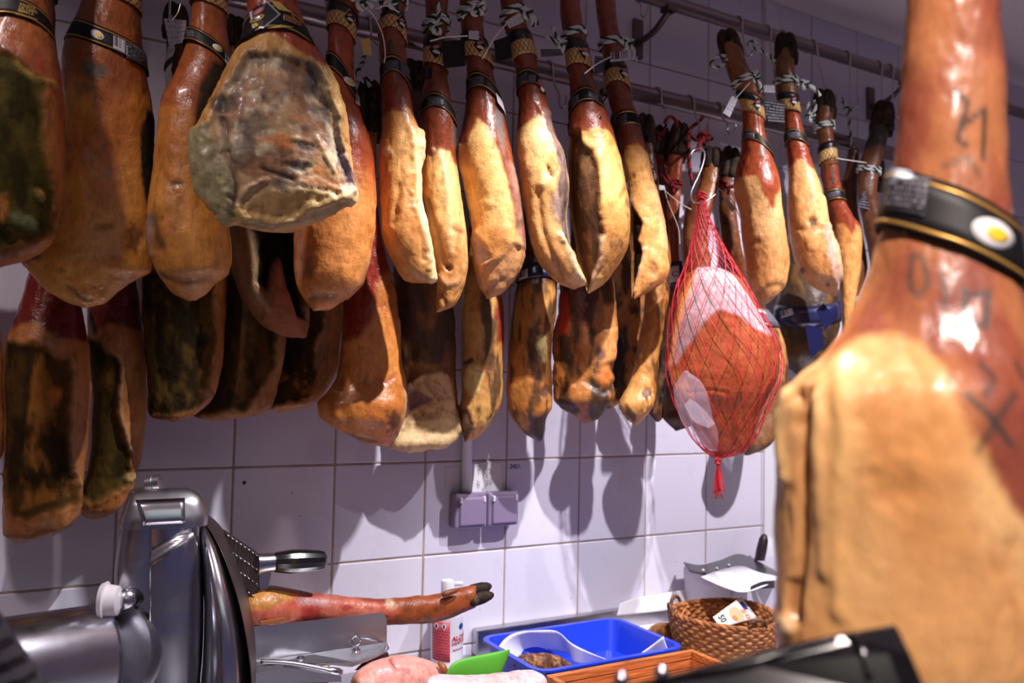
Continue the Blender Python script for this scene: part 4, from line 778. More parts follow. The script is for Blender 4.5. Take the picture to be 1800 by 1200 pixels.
t, lf = ham('B9', 'spotted ham with a pointed dark lower tip, right of the narrow streaky one',
  [(922, 198), (922, 430), (906, 510), (898, 580), (893, 640), (890, 690), (892, 718), (905, 744), (925, 765), (945, 776)], [(953, 198), (962, 430), (980, 500), (980, 540), (972, 600), (970, 640), (972, 690), (970, 715), (960, 740), (957, 760), (951, 776)], -.14, 1., (206, 146, 76), (184, 118, 56),
  [('noise', (58, 42, 26), 40, .06, .22, .25, .85), ('blob', 951, 605, 9, 26, (240, 216, 140), .9, .003), ('noise', (50, 36, 26), 60, .05, .2, .3, .8, [(925, 580), (945, 580), (945, 640), (925, 640)]), ('blob', 960, 690, 9, 10, (80, 54, 50), .8, -.003), ('poly', [(930, 735), (960, 725), (975, 780), (940, 785)], (62, 42, 32), 5, 8, 0, 0), ('poly', [(960, 560), (985, 560), (985, 700), (965, 690)], (120, 76, 44), 4, 6, 0, 0), skin([(890, 520), (925, 500), (985, 505)], (80, 36, 24), 10, 8)], group=BK, lump=1.3)
lf2 = lf; V, F, U, _ = ring(lf2, 490, 478, 482, 26, .004); o = mk('label_band', V, F, 'navy', t, uvs=U, solid=.0008); decal(lf2, [(915, 482), (930, 476), (930, 492), (916, 497)], .0052, 'barcode', 'bar', o)
t, lf = ham('B10', 'broad dark blotched ham with a bright red upper edge in the back row',
  [(1003, 218), (1004, 420), (985, 500), (978, 560), (972, 600), (975, 650), (971, 700), (990, 720), (1010, 735), (1024, 742)], [(1042, 218), (1058, 420), (1080, 500), (1082, 560), (1080, 620), (1076, 660), (1078, 690), (1065, 715), (1050, 735), (1030, 743)], -.15, .75, (178, 112, 52), (150, 88, 40),
  [('noise', (44, 32, 20), 26, .0, .22, .4, .9), ('poly', [(975, 520), (1000, 515), (1002, 560), (998, 590), (980, 590), (974, 570)], (190, 56, 30), 4, 5, 0, .001), ('poly', [(1000, 480), (1045, 490), (1040, 560), (1010, 575)], (70, 28, 18), 10, 8, 0, 0), ('poly', [(1060, 540), (1085, 530), (1085, 630), (1055, 640)], (206, 140, 78), 5, 8, .002, .002), ('blob', 985, 660, 14, 22, (196, 120, 54), .8, .004), ('blob', 1060, 660, 14, 16, (190, 108, 46), .8, .004), ('blob', 1055, 622, 10, 10, (100, 70, 66), .8, -.002), ('line', [(1035, 670), (1060, 690), (1078, 675)], 6, (30, 22, 16), .7, -.005)], group=BK, lump=1.8)
t, lf = ham('B11', 'mottled ham half hidden behind the broad blotched one',
  [(1075, 232), (1072, 440), (1078, 540), (1072, 640), (1060, 705), (1066, 718)], [(1104, 232), (1114, 440), (1133, 520), (1131, 580), (1120, 640), (1108, 680), (1086, 710), (1072, 718)], -.08, .8, (200, 144, 82), (170, 112, 58), [('noise', (46, 34, 28), 32, .02, .2, .5, .9), ('poly', [(1085, 570), (1100, 600), (1100, 680), (1070, 690), (1070, 570)], (44, 34, 28), 5, 8, -.003, .002)], group=BK, lump=1.5)
t, lf = ham('B12', 'slender curved tan ham beside the netted ham, tapering to a low point',
  [(1119, 242), (1130, 400), (1135, 480), (1128, 560), (1118, 620), (1105, 680), (1090, 712), (1103, 735), (1116, 745)], [(1148, 242), (1164, 380), (1177, 440), (1177, 520), (1166, 590), (1156, 640), (1155, 680), (1150, 710), (1138, 730), (1122, 745)], -.18, .8, (206, 146, 76), (178, 112, 54), [('noise', (64, 44, 28), 34, .12, .2, .4, .8), ('line', [(1160, 480), (1150, 560), (1140, 640)], 7, (214, 160, 92), .5, .002), ('blob', 1140, 690, 10, 12, (76, 54, 48), .7, -.002)], group=BK, lump=1.3)
t, lf = ham('B13', 'dark brown ham under red and black cord, left hoof of the back pair',
  [(1146, 262), (1152, 300), (1160, 380), (1165, 500), (1155, 620), (1143, 700), (1140, 725), (1152, 742)], [(1172, 262), (1172, 300), (1178, 380), (1190, 500), (1190, 620), (1184, 690), (1176, 722), (1160, 742)], -.07, .7, (136, 86, 42), (100, 62, 32), [('noise', (40, 30, 22), 30, .0, .2, .5, .8), skin([(1140, 460), (1200, 460)], (128, 60, 34))], hoof=((1158, 266), (1166, 214), 30), group=BK)
ham_rope(lf, t, 285, 2, (1160, 240), RB, 1, .0035, ((-14, -22), (10, -28)))
t, lf = ham('B13b', 'reddish shank and very dark body tucked behind the netted ham on its left',
  [(1172, 262), (1172, 300), (1174, 380), (1176, 450), (1180, 540), (1175, 640), (1165, 700), (1163, 733), (1185, 756)], [(1204, 262), (1198, 300), (1193, 380), (1196, 450), (1212, 540), (1220, 640), (1224, 700), (1220, 745), (1195, 757)], -.11, .6, (92, 62, 36), (70, 46, 28), [('noise', (34, 28, 20), 30, -.02, .2, .5, .8), skin([(1165, 470), (1210, 470)], (158, 74, 40))], hoof=((1189, 266), (1199, 206), 34), group=BK)
ham_rope(lf, t, 322, 2, (1186, 332), RB, 2, .0035, ((-26, -30), (-20, -45))); rope('rope', [smooth_path([at(x, y, -.17) for x, y in [(1168, 215), (1176, 205), (1188, 212), (1192, 230)]], 20)], .004, RB, t)
o = mk('label_band', *cat(ring(lf, 484, 482, 480, 42, .004)[:2]), 'navy', t, solid=.0008); decal(lf, [(1180, 470), (1192, 468), (1193, 495), (1181, 498)], .0052, 'emblem_panel', 'white', o); wtext(lf, 'C', 1182.5, 487, 13, .006, 'navy', o)
card('price_tag', [(1150, 324), (1168, 326), (1170, 334), (1152, 333)], -.18, 'plastic', t); string('tag_string', [(1166, 332), (1180, 345), (1200, 360), (1215, 368)], -.2, .001, t); string('tag_string', [(1168, 334), (1176, 360), (1192, 400), (1195, 430)], -.19, .001, t)
t, lf = ham('B14a', 'shank with pale split hoof behind the wire hook of the netted ham',
  [(1234, 288), (1229, 320), (1206, 370), (1198, 420), (1200, 460), (1205, 540), (1215, 620)], [(1266, 288), (1262, 325), (1252, 360), (1244, 420), (1250, 460), (1250, 540), (1238, 620)], -.175, .7, (150, 84, 46), (128, 66, 36), [skin([(1200, 350), (1270, 350)], (150, 92, 48), 10, 6)], hoof=((1251, 292), (1252, 252), 36), group=BK)
t, lf = ham('B14', 'brown ham with a speckled cream edge showing at the right of the netted ham',
  [(1264, 300), (1262, 350), (1268, 420), (1290, 520), (1300, 620), (1295, 720), (1285, 780), (1308, 798)], [(1296, 300), (1293, 350), (1300, 420), (1345, 540), (1366, 570), (1381, 610), (1385, 660), (1378, 720), (1370, 760), (1345, 788), (1318, 800)], -.13, .7, (206, 160, 100), (170, 116, 62), [skin([(1250, 540), (1330, 545), (1345, 560)], (110, 62, 34)), ('noise', (70, 48, 30), 36, .06, .2, .6, .8), ('poly', [(1290, 670), (1375, 668), (1385, 690), (1360, 800), (1280, 800)], (120, 78, 44), 6, 8, 0, 0)], hoof=((1280, 306), (1288, 250), 34), group=BK)
ham_rope(lf, t, 330, 2, (1270, 322), RB, 1, .0035, ((10, 20), (-14, 8)))
o = mk('label_band', *ring(lf, 545, 556, 560, 30, .004)[:2], 'silver', t, solid=.0008); string('tag_string', [(1262, 330), (1285, 350), (1300, 380), (1312, 410)], -.2, .001, t); card('price_tag', [(1270, 352), (1276, 345), (1294, 366), (1288, 373)], -.21, 'textw', t)
t, lf = ham('B15', 'blackish ham with blue paper labels behind the tall orange ham', [(1392, 340), (1380, 440), (1368, 500), (1360, 560), (1366, 620), (1400, 662)], [(1425, 340), (1440, 440), (1468, 500), (1476, 560), (1460, 620), (1420, 662)], -.12, .8, (70, 50, 34), (50, 38, 28), [('noise', (120, 80, 34), 40, .15, .2, .5, .7)], group=BK)
o = mk('label_band', *ring(lf, 552, 560, 548, 34, .004)[:2], 'navy', t, solid=.0008); decal(lf, [(1374, 550), (1394, 545), (1397, 556), (1377, 562)], .0052, 'barcode', 'bar', o)
card('blue_label', [(1435, 545), (1448, 533), (1470, 560), (1450, 580)], -.235, 'navy', t); card('blue_label', [(1415, 570), (1445, 575), (1448, 610), (1425, 630)], -.235, 'navy', t)
# --- the large foreground ham, close to the lens
def dist_Y(px, py, Z):
    d = ray(px, py); return CP[1]+d[1]*Z
YF = float(dist_Y(1640, 500, .60))
t, lf = ham('F', 'large out-of-focus ham close to the lens at the right, stamped red shank above golden fat',
  [(1608, -260), (1600, -100), (1595, 0), (1590, 60), (1585, 120), (1576, 200), (1563, 290), (1545, 380), (1525, 450), (1500, 520), (1472, 578), (1438, 626), (1402, 656), (1374, 688), (1358, 735), (1351, 820), (1348, 950), (1348, 1050), (1350, 1120), (1365, 1200), (1420, 1320), (1500, 1400), (1560, 1430)],
  [(1745, -260), (1755, -100), (1760, 0), (1762, 100), (1764, 200), (1771, 300), (1781, 400), (1790, 480), (1800, 560), (1815, 650), (1840, 800), (1850, 950), (1840, 1100), (1800, 1230), (1730, 1340), (1640, 1430)], YF, 1., (240, 190, 128), (228, 166, 100),
  [('poly', [(1200, -500), (1200, 595), (1490, 597), (1560, 588), (1625, 606), (1655, 650), (1680, 720), (1720, 790), (1765, 870), (1900, 990), (1900, -500)], (146, 76, 56), 12, 14, 0, 0, .28, False),
   ('poly', [(1440, 560), (1520, 470), (1500, 600), (1450, 640)], (176, 96, 52), 14, 10, 0, 0),
   ('line', [(1400, 690), (1408, 715), (1402, 745)], 10, (140, 80, 38), .7, -.006), ('line', [(1420, 690), (1415, 800), (1412, 900), (1405, 1000), (1400, 1090)], 9, (140, 78, 36), .7, -.006), ('line', [(1370, 690), (1362, 760), (1380, 850)], 12, (236, 200, 140), .6, .004), ('blob', 1395, 1075, 16, 40, (110, 62, 30), .7, -.006), ('blob', 1375, 1110, 24, 18, (240, 214, 170), .8, .004),
   ('line', [(1480, 640), (1490, 760), (1470, 900), (1480, 1060)], 16, (236, 190, 120), .5, .003), ('blob', 1560, 760, 50, 100, (196, 120, 56), .45, -.002), ('line', [(1440, 700), (1445, 860), (1450, 1000)], 12, (226, 188, 128), .5, .003), ('noise', (220, 150, 90), 18, .05, .4, .4, .4),
   ('line', [(1680, 185), (1700, 205), (1690, 240), (1682, 272), (1695, 278)], 5, (28, 44, 44), .9, 0), ('line', [(1690, 245), (1728, 218), (1726, 300)], 5, (28, 44, 44), .9, 0), ('line', [(1660, 310), (1700, 300), (1720, 330)], 6, (70, 66, 52), .6, 0),
   ('line', [(1605, 460), (1600, 510), (1615, 530), (1632, 510), (1625, 465), (1605, 460)], 5, (46, 70, 70), .7, 0), ('line', [(1655, 490), (1665, 530), (1660, 550)], 5, (46, 70, 70), .7, 0), ('line', [(1695, 520), (1690, 580), (1725, 580), (1730, 525), (1700, 530)], 6, (30, 60, 62), .8, 0), ('line', [(1715, 640), (1735, 665), (1720, 690)], 5, (34, 58, 56), .8, 0), ('line', [(1690, 690), (1720, 720), (1760, 770)], 6, (34, 58, 56), .8, 0), ('line', [(1765, 690), (1735, 730), (1705, 780)], 6, (34, 58, 56), .8, 0), ('line', [(1770, 640), (1785, 670)], 5, (34, 58, 56), .6, 0)],
  cols=190, step=5, rough=.34, lump=.9, t_=pchip([-260, 200, 500, 800, 1100, 1430], [.026, .031, .042, .058, .056, .02]), hoof=((1676, -260), (1676, -350), 140), group='foreground ham')
t['group'] = FR; del t['group']
o = band(lf, t, 345, 392, 462, 104, off=.003, emb=1733); decal(lf, [(1573, 310), (1640, 330), (1628, 398), (1560, 372)], .0042, 'fine_print', 'text', o)
card('band_end', [(1745, 372), (1780, 366), (1786, 488), (1762, 488)], YF-.040, 'textw', t)
# ------------------------------------------------------------------ netted ham
def ypx(x, Y, z):                   # photo row of height z at column x, plane Y
    lo, hi = -800, 3000
    for _ in range(40):
        m_ = (lo+hi)/2
        if at(x, m_, Y)[2] > z: lo = m_
        else: hi = m_
    return (lo+hi)/2
YN = -.30
t, lf = ham('N', 'red-netted boneless ham hanging upside down, white fat cap and tasselled net',
  [(1230, 471), (1208, 480), (1195, 502), (1184, 550), (1177, 610), (1175, 650), (1183, 685), (1204, 722), (1224, 765), (1240, 792), (1255, 801)], [(1262, 471), (1294, 484), (1316, 510), (1338, 560), (1362, 602), (1369, 635), (1366, 662), (1350, 695), (1333, 740), (1318, 780), (1302, 798), (1280, 803)], YN, .55, (158, 78, 48), (144, 68, 40),
  [('poly', [(1176, 650), (1185, 600), (1205, 535), (1225, 470), (1255, 460), (1290, 490), (1335, 555), (1352, 592), (1320, 578), (1300, 560), (1272, 548), (1250, 555), (1228, 585), (1200, 625), (1188, 645)], (170, 138, 142), 3, 4, .002, .001, .35), ('poly', [(1170, 660), (1180, 590), (1200, 520), (1228, 470), (1212, 520), (1192, 590), (1184, 645)], (222, 150, 80), 5, 4, .002, 0),
   ('poly', [(1170, 645), (1188, 650), (1200, 670), (1225, 690), (1218, 715), (1195, 705), (1175, 680)], (206, 126, 64), 6, 5, 0, 0), ('line', [(1210, 690), (1255, 685), (1280, 690)], 2.5, (110, 44, 26), .7, -.003), ('line', [(1278, 690), (1285, 740), (1290, 780)], 2, (120, 50, 30), .5, -.002), ('noise', (190, 104, 58), 60, .2, .25, .8, .3)], cols=120, step=2.6, rough=.25, group=FR, lump=.45)
nl = Loft([(1229, 352), (1226, 380), (1218, 420), (1207, 460), (1190, 500), (1176, 560), (1170, 620), (1170, 655), (1180, 695), (1196, 735), (1216, 770), (1240, 795), (1258, 806)], [(1238, 352), (1246, 380), (1262, 415), (1282, 450), (1308, 492), (1342, 555), (1368, 603), (1375, 640), (1370, 668), (1350, 715), (1330, 762), (1305, 792), (1266, 806)], YN, [(352, 1.), (440, .7), (806, .66)])
yy = np.linspace(353, 805, 90); tw = np.cumsum(1/np.maximum(nl.c(yy)[1], 26.)); tw = (tw-tw[0])*5.0
M['net'] = mat('red_net', (196, 24, 40), .5)
parts = []; NS = 19
for d in (1, -1):
    for i in range(NS):
        P = nl.pos(2*np.pi*i/NS+d*tw*.42, yy, .0012 if d > 0 else .0018); parts.append(tube(P, .00075, 5, False))
V, F = cat(*parts); o = mk('net', V, F, 'net', t); o['kind'] = 'stuff'; o['label'] = 'red diamond mesh net'
K = at(1233, 350, YN); tt = np.linspace(0, 2*np.pi, 40)
mk('net_knot', *cat(*[tube(K+np.array([0, 0, dz])+.008*np.stack([np.cos(tt+a)*1.1, np.sin(tt)*.9, .4*np.sin(2*tt+a)], -1), .0022, 6) for dz, a in ((0, 0), (.006, 1.), (-.006, 2.), (.012, .5))]), 'net', t)
Kb = at(1262, 806, YN); parts = []
for i in range(26):
    a = random.uniform(0, 6.28); r1 = random.uniform(.002, .014); l = random.uniform(.062, .088)
    parts.append(tube(smooth_path([Kb+[random.uniform(-.003, .003), random.uniform(-.003, .003), .004], Kb+[r1*.5*math.cos(a), r1*.5*math.sin(a), -l*.4], Kb+[r1*math.cos(a), r1*math.sin(a), -l*.85], Kb+[r1*math.cos(a)+random.uniform(-.006, .006), r1*math.sin(a), -l]], 12), .0010, 5))
o = mk('tassel', *cat(*parts), 'net', t); o['kind'] = 'stuff'
mk('tassel_binding', *cat(*[tube(Kb+np.array([0, 0, -.004-.003*j])+.0055*np.stack([np.cos(tt), np.sin(tt), tt*0], -1), .0017, 6) for j in range(3)]), 'net', t)
M['film'] = mat('clear_film', (226, 220, 236), .3, alpha=.10)
fl = Loft([(1204, 652), (1190, 668), (1184, 690), (1196, 730), (1216, 766), (1245, 792)], [(1208, 652), (1228, 668), (1238, 690), (1248, 730), (1262, 766), (1262, 792)], YN-.035, .5)
mk('plastic_film', *body_mesh(fl, FAT, FAT, (), 40, 5, 2.2)[:2], 'film', t)
mk('plastic_flap', *prism([at(x, y, YN-.062) for x, y in ((1204, 712), (1213, 701), (1226, 708), (1242, 724), (1257, 744), (1246, 752), (1230, 746), (1216, 738))], (0, .002, 0)), 'film', t, smooth=False)
P = [(1246, 268), (1238, 263), (1226, 266), (1219, 276), (1226, 290), (1232, 305), (1225, 325), (1214, 343), (1220, 356), (1232, 360), (1246, 354), (1258, 345)]
P = [(1213, 274), (1217, 266), (1226, 262), (1236, 264), (1238, 274), (1234, 292), (1226, 312), (1216, 334), (1215, 348), (1224, 357), (1240, 354), (1258, 341)]
meta(mk('meat_hook', *tube(smooth_path([at(x, y, YN) for x, y in P], 60), .0024, 8), 'wire', None, loc=at(1220, 356, YN)), 'bent wire hook holding the red net by its knot', 'hook')
t = HAMS['B14a'][0]
kn = at(1238, 243, -.17); tt2 = np.linspace(0, 2*np.pi, 46)
rope('rope', [smooth_path([at(x, y, q) for x, y, q in [(1236, 205, -.11), (1226, 216, -.12), (1214, 226, -.14), (1210, 244, -.17), (1211, 270, -.2), (1213, 300, -.22), (1218, 325, -.24)]], 50), smooth_path([at(1238, 243, -.17), at(1230, 252, -.24), at(1227, 262, -.30), at(1222, 264, -.30)], 20), kn+.0052*np.stack([np.sin(tt2)+2*np.sin(2*tt2), -1.2*np.sin(3*tt2), np.cos(tt2)-2*np.cos(2*tt2)], -1), smooth_path([at(1213, 240, -.15), at(1225, 246, -.16), kn, at(1252, 244, -.17)], 24)], .0048, RB, t)
# ------------------------------------------------------------------ hooks on the rails
for x, rl, ln, le, xl, lb in ((1295, 'u', .10, .02, -.01, 'wire hook over the upper rail above the tilted hoof'), (1345, 'u', .14, .03, -.02, 'wire hook carrying the looped cord, second on the upper rail'), (1372, 'u', .07, .01, 0, 'short wire hook right at the upright dark hoof'),
    (1425, 'u', .165, .02, .02, 'long wire hook above the split brown hoof'), (1484, 'u', .15, .0, .0, 'wire hook holding the pale cord'), (1540, 'u', .13, .0, 0, 'thin wire hook left of the dark far-right hoof'), (1560, 'u', .15, .01, -.02, 'rightmost wire hook on the upper rail'),
    (1104, 'u', .085, .03, 0, 'empty wire hook beside the upper rail bracket'), (1152, 'l', .075, .02, -.005, 'leftmost wire hook on the lower rail by the barcode tag'), (1209, 'l', .09, .02, 0, 'middle wire hook on the lower rail above the red cord'), (1258, 'l', .075, .03, -.01, 'right wire hook on the lower rail near the tilted-hoof ham'), (962, 'l', .10, .03, 0, 'wire hook on the lower rail behind the purplish-flanked ham'), (644, 'l', .095, .05, .003, 'wire hook above the dark hoof beside the orange ham'), (303, 'u', .36, .05, 0, 'long wire hook at the upper left between two dark hams')):
    hook(lb, x, rl, ln, le, px_lean=xl)
t = HAMS['A3'][0]
rope('rope', [smooth_path([at(x, y, -.2) for x, y in [(303, 60), (300, 90), (295, 120), (298, 150), (293, 170)]], 40)], .006, GW, t)
card('price_tag', [(288, 32), (328, 36), (324, 74), (297, 80)], -.24, 'textw', t)
# ------------------------------------------------------------------ wall fittings
xl = at(787, 900, 0)[0]; D = .043; zt = at(803, 869, -D)[2]; zb = at(803, 931, -D)[2]; xr = at(914, 895, -D)[0]; xm = (xl+xr)/2
t = thing('wall_socket', 'grey double wall socket with hinged covers on the tiled wall', 'socket', (xm, 0, zb))
M['grey'] = mat('grey_plastic', (138, 122, 150), .38, coat=.2)
M['greyl'] = mat('pale_grey_plastic', (214, 208, 214), .4)
for x0, x1 in ((xl, xm-.001), (xm+.001, xr)):
    c = (x0+x1)/2; w = x1-x0
    mk('housing', *box((c, -.003-D/2*.84, (zt+zb)/2), (w, D*.84, zt-zb)), 'grey', t, smooth=False, bevel=.006, seg=3)
    f = mk('cover_flap', *box((c+.001, -D*.88-.003, (zt+zb)/2-.001), (w*.80, .009, (zt-zb)*.80)), 'grey', t, smooth=False, bevel=.004, seg=3)
    mk('flap_rim', *box((c, -D*.80, (zt+zb)/2), (w*.93, .010, (zt-zb)*.93)), 'grey', t, smooth=False, bevel=.006, seg=3)
    for s in (-1, 1): mk('hinge', *box((c+s*w*.36, -D*.92-.003, zt-.013), (.006, .010, .013)), 'greyl', f, smooth=False, bevel=.002)
xc = at(819, 820, -.012)[0]
meta(mk('conduit_pipe', *lathe((xc, -.016, zt-.004), (xc, -.016, 2.2), [(0, .0115), (1, .0115)], 20), 'plastic', None, loc=(xc, -.016, zt)), 'white plastic conduit running up the wall from the double socket', 'pipe')
t = thing('paper_note', 'handwritten paper note tucked above the wall socket', 'note', at(835, 862, -.006))
M['paper'] = mat('white_paper', (232, 228, 234), .7); M['ink'] = mat('dark_ink', (70, 60, 90), .6); M['blueink'] = mat('blue_ink', (30, 66, 150), .5)
mk('sheet', *prism([at(x, y, Y_) for x, y, Y_ in ((828, 816, -.007), (862, 812, -.008), (880, 816, -.006), (883, 862, -.012), (858, 866, -.016), (830, 864, -.014))], (0, .0008, 0)), 'paper', t, smooth=False)
mk('sheet', *prism([at(x, y, -.0062) for x, y in ((783, 823), (808, 818), (806, 862), (783, 865))], (0, .0006, 0)), mat('clear_tape', (214, 206, 212), .3), t, smooth=False)
for i, (x, y) in enumerate(((842, 822), (856, 824), (854, 836), (862, 830), (840, 850), (856, 850), (862, 846), (850, 862))):
    pts = [at(x+2.2*math.sin(k*2.1+i)+(0 if i % 2 else k*.3), y-6+k*1.8, -.0175+.0001*i) for k in range(7)]; mk('handwriting', *tube(smooth_path(pts, 24), .0005, 4), 'ink', t)
V, F = text_geo('2421.', 1., .2, .02); V = np.array([at(895.5+v[0]*9.2, 823-v[1]*10.5, -.0056) for v in V])
meta(mk('wall_writing', V, F, 'blueink', None, smooth=False), 'blue handwritten number 2421 on the tile right of the socket', 'writing')
meta(mk('rusty_hole', *lathe(at(429, 848, -.006), at(429, 848, .002), [(0, .0022), (.3, .0038), (1, .0038)], 12), mat('rust', (84, 44, 22), .8), None), 'small rusty screw hole in the tile above the slicer', 'hole')
# ------------------------------------------------------------------ slicer
YS = -.31
t = thing('meat_slicer', 'stainless steel meat slicer with round blade guard on the worktop', 'slicer', (at(300, 1100, YS)[0], YS, ZW))
def yb(x, Y): return ypx(x, Y, ZW+.002)
def plain(name, lf, m, cols=64, step=3., parent=None, n=None):
    V, F, C = body_mesh(lf, FAT, FAT, (), cols, step, 0.); return mk(name, V, F, m, parent if parent is not None else t, auto=50)
hb = yb(300, YS)
body = Loft([(214, 912), (208, 950), (203, 1000), (205, 1060), (199, 1110), (196, 1180), (190, hb)], [(352, 912), (356, 960), (358, 1010), (359, 1080), (357, 1150), (353, 1200), (352, hb)], YS, .75, 4.5)
plain('housing', body, 'steel', 96)
capl = Loft([(240, 857), (229, 861), (224, 872), (217, 892), (211, 913), (211, 920)], [(330, 857), (345, 862), (356, 872), (363, 888), (367, 905), (366, 920)], YS-.01, [(857, .5), (880, .75), (920, .8)], 4.)
plain('sharpener_cover', capl, 'steel', 80)
o = decal(capl, [(244, 871), (322, 870), (323, 911), (256, 912)], .004, 'cover_facet', 'polish', t); 
uu, vv = np.meshgrid(np.linspace(0, 1, 24), np.linspace(0, 1, 60)); py = 917+vv*(1235-917); xr_ = np.interp(py, [917, 960, 1010, 1080, 1150, 1235], [336, 348, 353, 355, 352, 349]); px_ = 265+uu*(xr_-265)
cre = py-(972-(px_-265)*.55); offp = .004+.010*sst(cre, -14, 8)-.010*sst(cre, 20, 260)*.9+.004*np.sin(uu*np.pi)
mk('door_panel', body.pos(body.phi(px_, py), py, 0).reshape(-1, 3)+(offp[..., None]*np.array(-(at(310, 1050, YS)-CP)/np.linalg.norm(at(310, 1050, YS)-CP))).reshape(-1, 3), grid(60, 24, False), 'polish', t, solid=.0022)
R0 = 245.; gl = Loft([(345, 903), (352, 950), (357, 1000), (360, 1060), (359, 1120), (355, 1180), (353, 1260), (350, 1340), (348, 1390)], [(352, 903), (373, 925), (393, 955), (411, 995), (426, 1037), (437, 1080), (444, 1130), (446, 1170), (443, 1230), (430, 1300), (400, 1355), (356, 1390)], YS+.03, t=lambda y: np.sqrt(np.maximum(1e-5, 1-((y-1146)/R0)**2))*.165, n=2.6)
plain('blade_guard', gl, 'polish', 96)
el = Loft([(346, 903), (360, 913), (382, 940), (402, 978), (420, 1025), (432, 1075), (440, 1130), (441, 1170), (438, 1230), (425, 1300), (394, 1355), (352, 1390)], [(353, 900), (376, 922), (397, 953), (415, 993), (430, 1036), (441, 1080), (448, 1130), (450, 1170), (447, 1230), (434, 1302), (404, 1358), (356, 1394)], YS+.035, t=lambda y: np.sqrt(np.maximum(1e-5, 1-((y-1146)/(R0+2))**2))*.168, n=2.2)
plain('blade_edge', el, 'dsteel', 72)
k0 = at(258, 851, YS); k1 = at(284, 847, YS-.01)
mk('top_knob', *cat(lathe(k0, k1, [(0, .009), (.05, .0125), (.45, .0125), (.5, .011), (.55, .0125), (.95, .0125), (1, .009)], 20), lathe(at(271, 868, YS), at(271, 850, YS), [(0, .006), (1, .006)], 12)), 'steel', t, auto=40)
kc = at(212, 1055, YS-.06); ke = kc-MC[0]*31*px2m(kc)-MC[2]*.004
kn_ = mk('side_knob', *lathe(kc, ke, [(0, .014), (.12, .020), (.7, .023), (.75, .027), (1, .0245), (1.02, .018)], 28), mat('frosted_knob', (208, 200, 204), .35, coat=.3), t, auto=40)
mk('knob_stem', *lathe(at(236, 1050, YS-.03), kc, [(0, .017), (1, .013)], 20), 'polish', kn_)
m0 = at(184, 1152, YS-.03); m1 = at(-190, 1222, YS-.12); 
mk('motor', *lathe(m0, m1, [(0, .060), (.03, .069), (.06, .072), (1, .072)], 56), 'polish', t, auto=40)
mk('motor_flange', *lathe(at(204, 1150, YS-.01), at(178, 1152, YS-.035), [(0, .074), (.5, .078), (1, .076)], 56), 'steel', t, auto=40)
mk('base', *box((at(300, 1200, YS)[0]+.02, YS+.05, ZW+.018), (.40, .34, .036)), 'steel', t, smooth=False, bevel=.012, seg=3)
# carriage of the slicer
YC = -.25
cr = thing('slicer_carriage', 'stainless sliding tray of the slicer carrying the ham leg', 'tray', at(560, 1165, YC)*[1, 1, 0]+[0, 0, ZW])
t0 = t; t = cr
mk('fence_plate', *plate([(432, 1104), (452, 1100), (560, 1089), (668, 1076), (676, 1079), (680, 1088), (680, 1128), (560, 1145), (440, 1163)], YC, .003), 'steel', t, smooth=False)
f = lambda pts: np.array([at(x, y, Y_) for x, y, Y_ in pts])
mk('tray_lip', *prism(f([(440, 1163, YC), (560, 1145, YC), (680, 1128, YC), (684, 1138, YC-.02), (676, 1146, YC-.03), (645, 1160, YC-.05), (618, 1170, YC-.06), (560, 1164, YC-.05), (500, 1160, YC-.03), (440, 1172, YC-.02)]), (0, 0, -.002)), 'steel', t, smooth=False)
mk('end_plate', *plate([(425, 1046), (478, 1041), (490, 1044), (497, 1055), (505, 1088), (500, 1098), (430, 1104)], YC+.02, .004), 'polish', t, smooth=False, bevel=.001)
mk('lever_rod', *tube(smooth_path(f([(458, 1162, YC-.06), (500, 1164, YC-.07), (540, 1170, YC-.08), (580, 1178, YC-.09), (602, 1181, YC-.09)]), 30), [.004]*24+[.005, .006, .006, .006, .005, .003]), 'polish', t)
mk('channel_bar', *prism(f([(440, 1184, YC-.05), (500, 1173, YC-.05), (540, 1178, YC-.05), (600, 1188, YC-.05), (600, 1198, YC-.05), (440, 1202, YC-.05)]), (0, .03, 0)), 'steel', t, smooth=False)
mk('rear_lip', *prism(f([(640, 1163, YC-.01), (682, 1146, YC+.0), (685, 1160, YC+.0), (660, 1172, YC-.01), (625, 1178, YC-.01)]), (0, .003, 0)), 'dsteel', t, smooth=False)
for x, y in ((528, 1157), (626, 1142)): mk('bolt', *lathe(at(x, y+3, YC-.04), at(x, y-4, YC-.04), [(0, .007), (.5, .008), (.6, .006), (1, .005)], 14), 'polish', t, auto=40)
mk('latch_ring', *tube(at(626, 1127, YC-.012)+.0075*np.stack([np.cos(tt), .2*np.sin(tt), np.sin(tt)], -1), .002, 8), 'polish', t); mk('latch_wire', *tube(f([(630, 1121, YC-.008), (655, 1124, YC-.008), (672, 1128, YC-.008)]), .0012, 6), 'polish', t)
mk('foot', *cat(box((at(545, 1195, YC-.02)[0], YC-.02, ZW+.05), (.05, .04, .1)), box((at(545, 1195, YC-.02)[0], YC+.0, ZW+.006), (.16, .12, .012))), 'dsteel', t, smooth=False)
